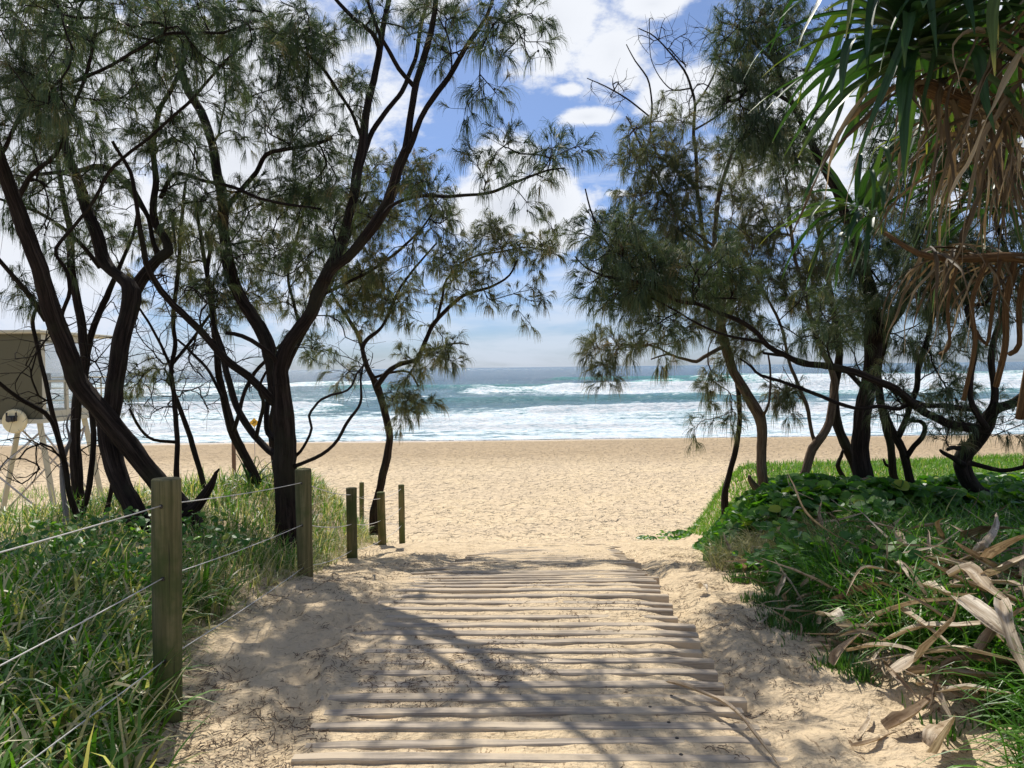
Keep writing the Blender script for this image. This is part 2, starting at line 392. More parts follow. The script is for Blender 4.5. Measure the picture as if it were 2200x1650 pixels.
def m_bark(name, a, b_, moss=None, sc=1.0, patch=None):
    m, t, b = mat(name); c = attr(t, 'along', 'Vector')
    f = t.noise(t.scalev(c, (9 * sc, 9 * sc, 5 * sc)), 1, 6, .7, .6); g = t.noise(obj_co(t), 3.0, 4)
    col = t.mix(t.smooth(f, .35, .68), a, b_)
    if patch: col = t.mix(t.math('MULTIPLY', t.smooth(t.noise(t.scalev(c, (5, 5, 1.6)), 1, 5, .65), .52, .62), .75), col, patch)
    if moss: col = t.mix(t.math('MULTIPLY', t.smooth(g, .5, .68), .7), col, moss)
    t.put(b.inputs['Base Color'], col); b.inputs['Roughness'].default_value = .92; b.inputs['Specular IOR Level'].default_value = .2
    t.put(b.inputs['Normal'], t.bump(f, .9, .03)); return m
def m_wood(name, a, b_, axis, dirt=None):
    m, t, b = mat(name); c = obj_co(t)
    sc = {'x': (2.0, 60, 60), 'z': (45, 45, 1.6)}[axis]
    f = t.noise(t.scalev(c, sc), 1, 5, .65, .3); g = t.noise(c, 3.5, 5, .6)
    col = t.mix(t.smooth(f, .3, .7), a, b_)
    if dirt: col = t.mix(t.math('MULTIPLY', t.smooth(g, .42, .62), .75), col, dirt)
    crack = t.smooth(t.noise(t.scalev(c, [k * 1.4 for k in sc]), 1, 2), .66, .72)
    col = t.mix(t.math('MULTIPLY', crack, .7), col, (.03, .025, .02))
    t.put(b.inputs['Base Color'], col); b.inputs['Roughness'].default_value = .88; b.inputs['Specular IOR Level'].default_value = .2
    t.put(b.inputs['Normal'], t.bump(f, .5, .008)); return m
M_SAND = m_sand(); M_WATER = m_water()
M_BARK = m_bark('dark_bark', (.009, .006, .005), (.038, .026, .021), (.036, .034, .022), 1.0, (.070, .052, .044))
M_BARKP = m_bark('pale_bark', (.07, .045, .03), (.25, .18, .125), (.15, .13, .10))
M_BARKD = m_bark('dead_wood', (.22, .20, .19), (.45, .42, .40))
M_PANB = m_bark('pandanus_bark', (.10, .055, .025), (.33, .20, .095), None, 1.6)
M_NEED = m_leaf('oak_needles', [(0, (.030, .055, .032)), (.5, (.068, .105, .052)), (.8, (.125, .145, .070)), (1, (.21, .15, .08))], .55, .34, (1.4, 1.45, .8))
M_NEEDL = m_leaf('oak_needles_olive', [(0, (.045, .068, .038)), (.45, (.105, .128, .062)), (.8, (.18, .178, .088)), (1, (.25, .17, .09))], .55, .40, (1.4, 1.4, .8))
M_GRASS = m_leaf('dune_grass', [(0, (.040, .110, .016)), (.42, (.115, .250, .034)), (.68, (.22, .34, .075)), (.78, (.46, .38, .20)), (1, (.70, .62, .44))], .42, .38, (1.2, 1.4, .4), .45)
M_DRY = m_leaf('dry_grass', [(0, (.16, .22, .07)), (.4, (.32, .33, .15)), (1, (.60, .53, .33))], .5, .38, (1.2, 1.2, .7), .3)
M_STRAP = m_leaf('strap_grass', [(0, (.035, .115, .014)), (.5, (.095, .23, .028)), (.85, (.20, .33, .055)), (1, (.45, .38, .19))], .40, .38, (1.2, 1.5, .35), .4)
M_LAWN = m_leaf('short_grass', [(0, (.07, .19, .02)), (.6, (.16, .32, .04)), (1, (.45, .42, .16))], .5, .38, (1.2, 1.3, .45), .3)
M_VINE = m_leaf('vine_leaves', [(0, (.03, .10, .022)), (.5, (.075, .19, .035)), (.85, (.20, .33, .05)), (1, (.42, .38, .07))], .42, .38, (1.5, 1.8, .35), .4)
M_ICE = m_leaf('succulent', [(0, (.04, .13, .02)), (.7, (.10, .22, .04)), (1, (.28, .10, .05))], .35, .2, (1.2, 1.4, .5), .5)
M_PAN = m_leaf('pandanus_leaf', [(0, (.016, .048, .022)), (.5, (.042, .100, .040)), (.85, (.12, .165, .045)), (1, (.46, .42, .12))], .42, .30, (1.5, 1.8, .4), .35, 1)
M_PAND = m_leaf('dead_pandanus_leaf', [(0, (.075, .052, .030)), (.5, (.25, .19, .115)), (1, (.60, .50, .33))], .6, .22, (1.2, 1.0, .7), .3, 1)
M_FALL = m_leaf('fallen_leaf', [(0, (.22, .15, .095)), (.4, (.50, .39, .26)), (.75, (.72, .61, .45)), (1, (.80, .73, .60))], .55, .15, (1.2, 1.05, .8), .3, 2)
M_POST = m_wood('post_wood', (.085, .080, .036), (.20, .175, .085), 'z', (.062, .088, .026))
M_PLANK = m_wood('plank_wood', (.25, .21, .165), (.50, .42, .33), 'x', (.60, .49, .35))
M_WIRE = simple('wire', (.58, .56, .52), .45, 0)
M_BOLT = simple('bolt', (.05, .045, .04), .4, .6)
M_LITTER = simple('needle_litter', (.10, .062, .036), .9, 0, .4)

# ------------------------------------------------------------------ ground and sea
def grid(xs, ys):
    nj, ni = xs.shape; idx = np.arange(nj * ni).reshape(nj, ni)
    return np.stack([idx[:-1, :-1], idx[:-1, 1:], idx[1:, 1:], idx[1:, :-1]], -1).reshape(-1, 4)
u = np.sinh(np.linspace(-1, 1, 760) * 1.9) / math.sinh(1.9) * 2.6
yy = [-5.0]
while yy[-1] < 78: yy.append(yy[-1] + max(.028, .0075 * abs(yy[-1])) if yy[-1] > 1.5 else yy[-1] + .12)
yy = np.array(yy); X = u[None] * (yy[:, None] + 6.5); Y = np.repeat(yy[:, None], len(u), 1)
Z = terrain(X, Y)
tag(mesh_obj('beach_sand', np.stack([X, Y, Z], -1).reshape(-1, 3), grid(X, Y), M_SAND, smooth=True), 'pale yellow sand running from the shaded track down to the surf', kind='structure')
# sea: height field with swells and breakers
yy = [59.0]
while yy[-1] < 420: yy.append(yy[-1] + .0042 * yy[-1])
while yy[-1] < 25000: yy.append(yy[-1] * 1.06)
yy = np.array(yy); u = np.linspace(-1.25, 1.25, 620)
X = u[None] * yy[:, None]; Y = np.repeat(yy[:, None], len(u), 1)
wav = .16 * fbm(X * .12, Y * .3, 4, .6) * 2 * sstep(66, 110, Y) + .35 * fbm(X * .03, Y * .09, 3) * 2 * sstep(80, 160, Y)
shore = 62.2 + 2.2 * fbm(X * .06, X * 0 + 3, 3) * 2 + .7 * fbm(X * .3, X * 0 + 8, 3)
foam = np.zeros_like(X); teal = np.zeros_like(X)
# inner surf, nearly all white
foam = np.maximum(foam, sstep(-.8, -.2, Y - shore) * sstep(104, 96, Y + 6 * fbm(X * .05, Y * .02 + 4, 3) * 2) * (.80 + .35 * fbm(X * .06, Y * .16, 4) * 2))
lace = np.clip(.36 + .55 * fbm(X * .035, Y * .09, 5, .65) * 2, 0, .62) * sstep(300, 150, Y) + np.clip(.20 + .6 * fbm(X * .03 + 9, Y * .06, 4) * 2, 0, .5) * sstep(150, 300, Y) * sstep(900, 400, Y)
foam = np.maximum(foam, lace * (Y > 70))
def crest(y0, h, x0, x1, wf, wb, fo, te=0, wig=3, s=0):
    """a wave line: steep shoreward face, long back, between x0 and x1"""
    global wav, foam, teal
    yc = y0 + wig * 2 * fbm(X * .025 + s, X * 0 + s * 3.1, 3); d = Y - yc
    m = sstep(x0, x0 + 12, X) * sstep(x1, x1 - 12, X)
    hh = h * (1 + .9 * fbm(X * .07 + s * 5, X * 0 + s, 3))
    wav = wav + m * hh * np.where(d < 0, np.exp(-(d / wf) ** 2), np.exp(-(d / wb) ** 2))
    if fo > 0:
        fn = 1 + 1.1 * fbm(X * .05 + s * 7, Y * .12, 3)
        foam = np.maximum(foam, m * fo * fn * np.where(d < 0, sstep(-wf * 2.6, -wf * 1.0, d), sstep(wb * .55, 0, d)))
        foam = np.maximum(foam, m * (fo - .26) * fn * sstep(-wf * 6.5, -wf * 2, d) * (d < 0))
    if te > 0: teal = np.maximum(teal, m * te * np.exp(-((d + wf * .3) / (wf * 1.1)) ** 2))
crest(76, .30, -140, 160, 1.8, 4, .95, 0, 3, 1)
crest(84, .35, -160, 10, 2.0, 4, 1.0, .2, 3, 2)
crest(99, .95, -6, 190, 2.6, 6, 1.05, .15, 3, 3)
crest(108, 1.25, -190, -18, 3.0, 7, 1.05, .4, 4, 4)
crest(133, .95, -22, 45, 4.5, 8, .0, .30, 4, 5)
crest(150, .7, 20, 160, 4, 8, .62, .4, 4, 6)
crest(178, 1.9, -18, 210, 5.0, 10, 1.1, .35, 6, 7)
crest(196, 1.5, -210, -62, 5.0, 10, 1.0, .3, 6, 8)
crest(246, 1.9, 30, 62, 7, 12, .55, 1.2, 4, 9)
crest(262, 2.2, 52, 240, 7, 12, 1.0, 1.0, 6, 10)
crest(285, 1.5, -240, -40, 8, 14, .75, .5, 8, 11)
crest(225, .9, -60, 25, 6, 12, .0, .5, 5, 12)
crest(330, 1.4, 10, 90, 9, 14, .35, .6, 8, 13)
crest(370, 1.4, 90, 300, 9, 14, .6, .6, 8, 14)
wav = wav + .13 * fbm(X * .8, Y * 1.5, 4, .65) * 2 * sstep(90, 110, Y) * sstep(500, 250, Y)
wav = wav + np.clip(foam, 0, 1) * (.34 * fbm(X * .55, Y * .8, 4, .65) + .22 * fbm(X * .13, Y * .45, 3)) * sstep(66, 76, Y)
Z = wav + .05 * sstep(58, 66, Y)
Z = Z - .7 * sstep(.3, -2.2, Y - shore)
# thin sheet running up the sand: the water's own surface meets the beach at the shore line
Z = np.maximum(Z, np.where(Y > shore - .2, terrain(X, np.minimum(Y, 78), False) + .05, -9)) if True else Z
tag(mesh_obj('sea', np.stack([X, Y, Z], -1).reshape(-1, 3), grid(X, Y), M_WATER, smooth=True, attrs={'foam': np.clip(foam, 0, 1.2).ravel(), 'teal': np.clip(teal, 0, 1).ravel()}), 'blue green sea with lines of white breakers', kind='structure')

# ------------------------------------------------------------------ boardwalk of planks half buried in sand
bw = empty('boardwalk', (0.04, 3.0, ZC - 1.6), 'weathered timber plank track half covered by sand, leading down to the beach', 'boardwalk')
r2 = np.random.default_rng(3); y = 1.4; k = 0
while y < 12.9:
    L = 1.96 + r2.normal() * .035; xc = ladx(y) + r2.normal() * .015; wd = .064 + r2.normal() * .003
    if y > 9.4: L *= 1 - .10 * (y - 9.4); xc = ladx(y) + .98 - L / 2 + r2.normal() * .02
    rz = r2.normal() * .008 + np.interp(y, [5, 9, 12], [0, -.03, -.02])
    if k % 9 == 4: L += .05; xc += .02
    zz = np.array([terrain(xc + q, y, False) for q in (-.7, 0, .7)]).mean() + .009 + r2.normal() * .003
    zz -= .012 * (y > 7)
    sl = math.atan((path_z(y + .3) - path_z(y - .3)) / .6); M = np.array(Matrix.Rotation(sl + r2.normal() * .02, 3, 'X'))
    tilt = np.array(Matrix.Rotation(r2.normal() * .005 - math.atan((float(terrain(xc + .85, y, False)) - float(terrain(xc - .85, y, False))) / 1.7), 3, 'Y'))
    # plank: long box cut into sections so it can warp and its ends wear
    n = 12; xs = np.linspace(-L / 2, L / 2, n); mb = MB(); th = .075
    sec = []
    for i, x_ in enumerate(xs):
        e = min(i, n - 1 - i); rd = .010 if e else .018; wob = .0015 * r2.normal(); hw = wd / 2 - (.006 if not e else 0) + .0012 * r2.normal(); b = .006
        zt = .0 + .0012 * r2.normal() - (.008 if not e else 0)
        sec.append([[x_, -hw + wob, -th], [x_, -hw + wob, zt - b], [x_, -hw + b + wob, zt], [x_, hw - b + wob, zt], [x_, hw + wob, zt - b], [x_, hw + wob, -th]])
    v = np.array(sec).reshape(-1, 3) @ M.T @ tilt.T; ca, sa = math.cos(rz), math.sin(rz)
    v = v @ np.array([[ca, sa, 0], [-sa, ca, 0], [0, 0, 1]]) + [xc, y, zz]
    fc = [[i * 6 + j, i * 6 + (j + 1) % 6, (i + 1) * 6 + (j + 1) % 6, (i + 1) * 6 + j] for i in range(n - 1) for j in range(6)] + [list(range(6))[::-1], [(n - 1) * 6 + j for j in range(6)]]
    mb.add(v, [f[::-1] for f in fc]); pl = mb.build('plank', M_PLANK, bw)
    if y < 3.75:
        bx = xc + L / 2 - .42 + r2.normal() * .03; bo = MB(); a = np.arange(8) * math.pi / 4
        z0 = zz - .002 - (bx - xc) * math.tan(math.asin(-tilt[2][0])) * 0 + float((np.array([bx - xc, 0, 0]) @ tilt.T)[2])
        ring = lambda r_, h: np.stack([bx + r_ * np.cos(a), y + .02 + r_ * np.sin(a), np.full(8, z0 + h)], 1)
        v = np.vstack([ring(.0095, -.02), ring(.0095, .002), ring(.006, .005)]); fc = [[i * 8 + j, i * 8 + (j + 1) % 8, i * 8 + 8 + (j + 1) % 8, i * 8 + 8 + j] for i in range(2) for j in range(8)] + [[16 + j for j in range(8)]]
        bo.add(v, fc); bo.build('bolt', M_BOLT, pl)
    y += .151 + r2.normal() * .004; k += 1

# ------------------------------------------------------------------ post and wire fence
posts = [(-1.42, .75, 1.15, .062), (-1.553, 3.46, None, .0625), (-1.68, 6.2, None, .063), (-1.867, 9.0, None, .0625), (-2.0, 11.8, None, .062), (-2.08, 14.5, None, .058), (-3.5, 18.0, None, .055)]
tops = [None, (357, 1031), (651, 1009), (755, 1049), (818, 1058), (862, 1042), (777, 1037)]
fe = empty('post_and_wire_fence', (-1.55, 3.46, terrain(-1.55, 3.46)), 'round weathered timber posts threaded with pale wires left of the sand track', 'fence')
ptop = []; POSTS = []
for i, (x, y, h, r_) in enumerate(posts):
    if tops[i]: p = at(tops[i][0], tops[i][1], y); x = p[0]; zt = p[2]
    else: zt = terrain(x, y, False) + h
    zb = terrain(x, y, False) - .35; n = 22; K = 26; zs = np.linspace(zb, zt, K); mb = MB(); lean = np.array([r2.normal(), r2.normal()]) * .012
    pts = np.stack([x + lean[0] * (zs - zt), y + lean[1] * (zs - zt), zs], 1)
    rad = r_ * (1 + .02 * np.sin(zs * 5 + i)); mb.tube(pts, rad, n, False, .035, i)
    v = mb.v[0].reshape(K, n, 3); a = np.arange(n)
    top1 = v[-1] * [1, 1, 1]; c = top1.mean(0); r1 = c + (top1 - c) * .93 + [0, 0, .006]; base = K * n
    mb.add(np.vstack([r1]), [list(range(n))]); 
    for j in range(n): mb.f[4].append([(K - 1) * n + j, (K - 1) * n + (j + 1) % n, base + (j + 1) % n, base + j])
    pl = mb.build('post', M_POST, fe, True)
    ptop.append((x, y, zt)); POSTS.append(pl)
    if i == 1: tag(pl, 'nearest and largest greenish grey post')
lev = [[at(0, 0, 1)] * 3 for _ in range(7)]
wz = [None, (1083, 1236, 1410), (1036, 1126, 1217), (1063, 1126, 1182), (1071, 1118, 1160), (1050, 1090, 1128), (1067, 1090, 1110)]
W3 = []
for i in range(7):
    if i == 0: W3.append([(-1.44, .75, ZC - .41), (-1.44, .75, ZC - .75), (-1.44, .75, ZC - 1.06)]); continue
    W3.append([(ptop[i][0], posts[i][1] - .0, at(ptop[i][0] / posts[i][1] * F + 1100, q, posts[i][1])[2]) for q in wz[i]])
for l in range(3):
    mb = MB()
    for i in range(6):
        a, b = np.array(W3[i][l]), np.array(W3[i + 1][l]); s_ = np.linspace(0, 1, 14)[:, None]
        sag = (.012 + .02 * (i > 1)) * 4 * s_ * (1 - s_)
        pts = a + (b - a) * s_ - np.array([0, 0, 1]) * sag
        mb.tube(pts, .0027 if i < 2 else .0040, 6, True)
    mb.build('wire', M_WIRE, fe, True)
for i in (1, 2, 3):
    for l in range(3):
        mb = MB(); p = np.array(W3[i][l]); mb.box(p + [.004, -posts[i][3] + .0005, 0], (.014, .012, .018), bev=.003)
        mb.build('wire_hole', M_BOLT, POSTS[i])

# ------------------------------------------------------------------ lifeguard tower
M_TW = simple('tower_paint', (.095, .09, .052), .7, 0, .08, 3, .1); M_TR = simple('tower_trim', (.50, .48, .37), .6, 0, .06, 4)
M_TG = simple('galvanised', (.50, .48, .46), .5, .3); M_DISC = simple('disc_cream', (.78, .70, .45), .6); M_DK = simple('dark_fitting', (.03, .03, .035), .5)
mg, tg, bgl = mat('window_glass'); bgl.inputs['Base Color'].default_value = (.8, .9, .92, 1); bgl.inputs['Roughness'].default_value = .03
gl = tg.node('ShaderNodeBsdfTransparent'); mxg = tg.node('ShaderNodeMixShader'); mxg.inputs[0].default_value = .82
tg.l.new(bgl.outputs[0], mxg.inputs[1]); tg.l.new(gl.outputs[0], mxg.inputs[2]); tg.l.new(mxg.outputs[0], tg.n['Material Output'].inputs[0])
tx, ty = -12.2, 20.0; zb, zt = ZC - 1.20, ZC + 1.00; gz = float(terrain(-13, 21.5, False)); D = 2.3; Wd = 2.7
tw = empty('lifeguard_tower', (tx - Wd / 2, ty + D / 2, gz), 'olive lifeguard lookout cabin raised on splayed braced legs above the beach at far left', 'lifeguard tower')
mb = MB(); mb.box((tx - Wd / 2, ty + .03, (zb + zt) / 2), (Wd, .06, zt - zb)); mb.build('rear_wall', M_TW, tw)
mb = MB(); mb.box((tx - Wd + .03, ty + .06 + (D - .06) / 2, (zb + zt) / 2), (.06, D - .06, zt - zb)); 
mb.build('side_wall', M_TW, tw)
mb = MB(); mb.box((tx - Wd / 2, ty + 1.75, zt + .06), (Wd + .2, D + 1.5, .09), bev=.02); mb.build('roof', M_TR, tw)
mb = MB(); mb.box((tx - Wd / 2, ty + 1.72, zb - .06), (Wd + .1, D + 1.35, .11)); mb.build('floor_deck', M_TR, tw)
# seaward walls with big windows: right side frame
for (nm, M_, ax) in (('right', np.eye(3), 0), ('front', None, 1)):
    fr = MB()
    if ax == 0:
        x0 = tx - .035
        for yy_ in (ty + .14, ty + D * .52, ty + D - .06): fr.box((x0, yy_, (zb + zt) / 2), (.07, .11 if yy_ > ty + .2 else .16, zt - zb - .004))
        for zz in (zb + .10, zb + .97, zt - .09): fr.box((x0, ty + D * .52, zz), (.058, D - .3, .17 if zz != zb + .97 else .05))
        g = MB(); g.box((x0, ty + D * .5, (zb + zt) / 2), (.012, D - .36, zt - zb - .3))
    else:
        y0 = ty + D - .035
        for xx in (tx - .12, tx - Wd / 2, tx - Wd + .12): fr.box((xx, y0, (zb + zt) / 2), (.12, .066, zt - zb - .008))
        for zz in (zb + .10, zb + .97, zt - .09): fr.box((tx - Wd / 2, y0, zz), (Wd - .2, .055, .16 if zz != zb + .97 else .05))
        g = MB(); g.box((tx - Wd / 2, y0, (zb + zt) / 2), (Wd - .3, .012, zt - zb - .3))
    f_ = fr.build('window_frame', M_TR, tw); g.build('glass_pane', mg, f_)
mb = MB(); mb.box((tx - .9, ty + 1.3, zb + .75), (.5, .5, .06)); mb.box((tx - .9, ty + 1.52, zb + .98), (.5, .06, .4)); mb.tube([(tx - .9, ty + 1.3, zb), (tx - .9, ty + 1.3, zb + .73)], .03); mb.build('chair', M_DK, tw)
mb = MB()
for zz in (.35, .72, 1.05): 
    mb.tube([(tx + .02, ty + D, zb + zz), (tx + .02, ty + D + 1.2, zb + zz)], .02, 6); mb.tube([(tx + .02, ty + D + 1.2, zb + zz), (tx - Wd, ty + D + 1.2, zb + zz)], .02, 6)
for (a, b) in ((tx + .02, ty + D + 1.2), (tx + .02, ty + D + .6), (tx - Wd / 2, ty + D + 1.2)): mb.tube([(a, b, zb), (a, b, zb + 1.06)], .025, 6)
mb.build('railing', M_TR, tw, True)
feet = []
for (a, b, sx, sy) in ((tx - .12, ty + .12, .25, .3), (tx - Wd + .12, ty + .12, -.5, .1), (tx - .12, ty + D - .1, .35, .5), (tx - Wd + .75, ty + D - .1, -.75, .1)):
    t0 = np.array([a, b, zb - .11]); ff = np.array([a + sx, b + sy, 0.0]); ff[2] = terrain(ff[0], ff[1], False) - .2
    mb = MB(); mb.tube([t0, ff], [.085, .085], 4); mb.build('leg', M_TR, tw); feet.append((t0, ff))
for (i, j) in ((0, 1), (1, 0), (0, 2), (2, 0), (2, 3), (3, 2), (1, 3)):
    a = feet[i][0] * .93 + feet[i][1] * .07; b = feet[j][0] * .12 + feet[j][1] * .88
    off = np.array([0, .03 * (1 if i < j else -1), 0]); mb = MB(); mb.tube([a + off, b + off], .028, 6); mb.build('brace', M_TG, tw, True)
c = at(31, 905, 19.85); mb = MB(); a = np.arange(28) * 2 * math.pi / 28
ring = lambda r_, y_: np.stack([c[0] + r_ * np.cos(a), np.full(28, c[1] + y_), c[2] + r_ * np.sin(a)], 1)
mb.add(np.vstack([ring(.31, .05), ring(.31, -.02), ring(.28, -.05), ring(.05, -.06)]), [[i * 28 + j, i * 28 + (j + 1) % 28, i * 28 + 28 + (j + 1) % 28, i * 28 + 28 + j] for i in range(3) for j in range(28)] + [[84 + j for j in range(28)], [j for j in range(28)][::-1]])
dsc = mb.build('round_dish', M_DISC, tw)
mb = MB(); mb.box(c + [0, -.14, .06], (.18, .12, .13), bev=.02)
for sx in (-1, 1): mb.box(c + [sx * .12, -.12, .12], (.02, .05, .22))
mb.tube([c + [0, -.2, .06], c + [0, -.24, .06]], [.06, .075], 10); mb.box(c + [0, -.09, .13], (.26, .03, .03)); mb.build('floodlight', M_DK, dsc)
c = at(217, 905, 24.1); mb = MB(); mb.box(c, (.3, .35, .32), bev=.04); mb.tube([c + [0, 0, .1], c + [0, 0, zb - c[2]]], .035, 6)
mb.tube([c + [.1, 0, -.05], c + [.0, 0, -.42]], [.07, .13], 8); mb.build('spotlight', M_DK, tw)
# sand boards below the tower
mb = MB(); rp = empty('sand_ramp', at(215, 1096, 15.8), 'pale timber boards lying on the sand beside the dune behind the trees', 'ramp')
for k in range(3): mb.box(at(215, 1096, 15.8) + [0, .28 * k, -.02 + .01 * k], (1.3, .22, .05), rz=.08 + .01 * k, bev=.008)
mb.build('board', M_TR, rp)

# ------------------------------------------------------------------ warning sign and a lone timber post on the beach
M_YEL = simple('sign_yellow', (.85, .50, .04), .45); M_BLK = simple('sign_black', (.02, .02, .02), .5)
c = at(546, 908, 46); gy = float(terrain(c[0], 46, False))
sg = empty('warning_sign', (c[0], 46, gy), 'yellow diamond warning sign with black swimmer mark near the water', 'sign')
mb = MB(); mb.tube([(c[0], 46.03, gy - .4), (c[0], 46.03, c[2] + .2)], .022, 8); mb.build('pole', M_TG, sg, True)
mb = MB(); q = .20 * math.sqrt(2); mb.add([(c[0] - q, 46, c[2]), (c[0], 46, c[2] - q), (c[0] + q, 46, c[2]), (c[0], 46, c[2] + q), (c[0] - q, 46.012, c[2]), (c[0], 46.012, c[2] - q), (c[0] + q, 46.012, c[2]), (c[0], 46.012, c[2] + q)], [[0, 1, 2, 3], [7, 6, 5, 4], [0, 4, 5, 1], [1, 5, 6, 2], [2, 6, 7, 3], [3, 7, 4, 0]]); dm = mb.build('diamond_panel', M_YEL, sg)
mb = MB()
P_ = lambda x_, z_: (c[0] + x_, 45.994, c[2] + z_)
mb.tube([P_(-.11, -.06), P_(-.03, -.01), P_(.05, .05)], [.012, .02, .024], 6); mb.tube([P_(.03, .04), P_(-.02, .08), P_(-.09, .06)], .012, 6); mb.tube([P_(.05, .03), P_(.11, -.02)], .012, 6); mb.tube([P_(.085, .075), P_(.12, .085)], .022, 8)
mb.tube([P_(-.14, -.075), P_(-.07, -.055), P_(0, -.085), P_(.07, -.055), P_(.13, -.08)], .008, 6)
mb.build('swimmer_mark', M_BLK, dm)
mb = MB(); p0 = at(503, 1016, 33); p1 = at(503, 935, 33); p0[2] = float(terrain(p0[0], 33, False)) - .3; zs = np.linspace(p0[2], p1[2], 14)
mb.tube(np.stack([np.full(14, p0[0]), np.full(14, 33.), zs], 1), .085, 12, True, .05)
tag(mb.build('timber_post', m_wood('brown_post', (.10, .06, .04), (.2, .13, .085), 'z'), None, True), 'lone brown timber post standing in the sand behind the left trees', 'post')
# ------------------------------------------------------------------ she-oak trees
def needles(B, D, r, n_per, ln, wid, droop=1.0, length=None):
    """B,D (S,3): shoot bases and directions; returns verts, quads, tone of hanging needle tufts"""
    S_ = len(B); N = S_ * n_per; Ls = (r.uniform(.02, .10, S_) if length is None else length)
    b = np.repeat(B, n_per, 0); d = np.repeat(D, n_per, 0); t = r.random((N, 1)) ** .8
    s = b + d * t * np.repeat(Ls, n_per)[:, None]
    i = norm(d * .9 + r.normal(size=(N, 3)) * .30 + [0, 0, .0])
    q = ln * r.uniform(.55, 1.25, (N, 1)) * (.75 + .5 * np.repeat(r.random((S_, 1)), n_per, 0))
    dn = droop * np.repeat(r.uniform(.65, 1.5, (S_, 1)), n_per, 0)
    p1 = s + i * q * .38; j = norm(i * .75 + [0, 0, -1] * dn * .8); p2 = p1 + j * q * .34; k = norm(j * .55 + [0, 0, -1] * dn); p3 = p2 + k * q * .34
    P = np.stack([s, p1, p2, p3], 1); side = norm(np.cross(r.normal(size=(N, 3)), i))
    Wd = np.repeat(np.array([[1, 1, .9, .35]]), N, 0) * wid * r.uniform(.7, 1.2, (N, 1))
    v, f = ribbons(P, Wd, side)
    tone = np.clip(np.repeat(r.beta(2, 2.6, S_), n_per) + r.normal(size=N) * .10, 0, 1)
    tone = np.repeat(tone, 8) + np.tile([0, 0, 0, 0, .05, .05, .14, .14], N)
    return v, f, np.clip(tone, 0, 1)
DEN = .74; WS = .84
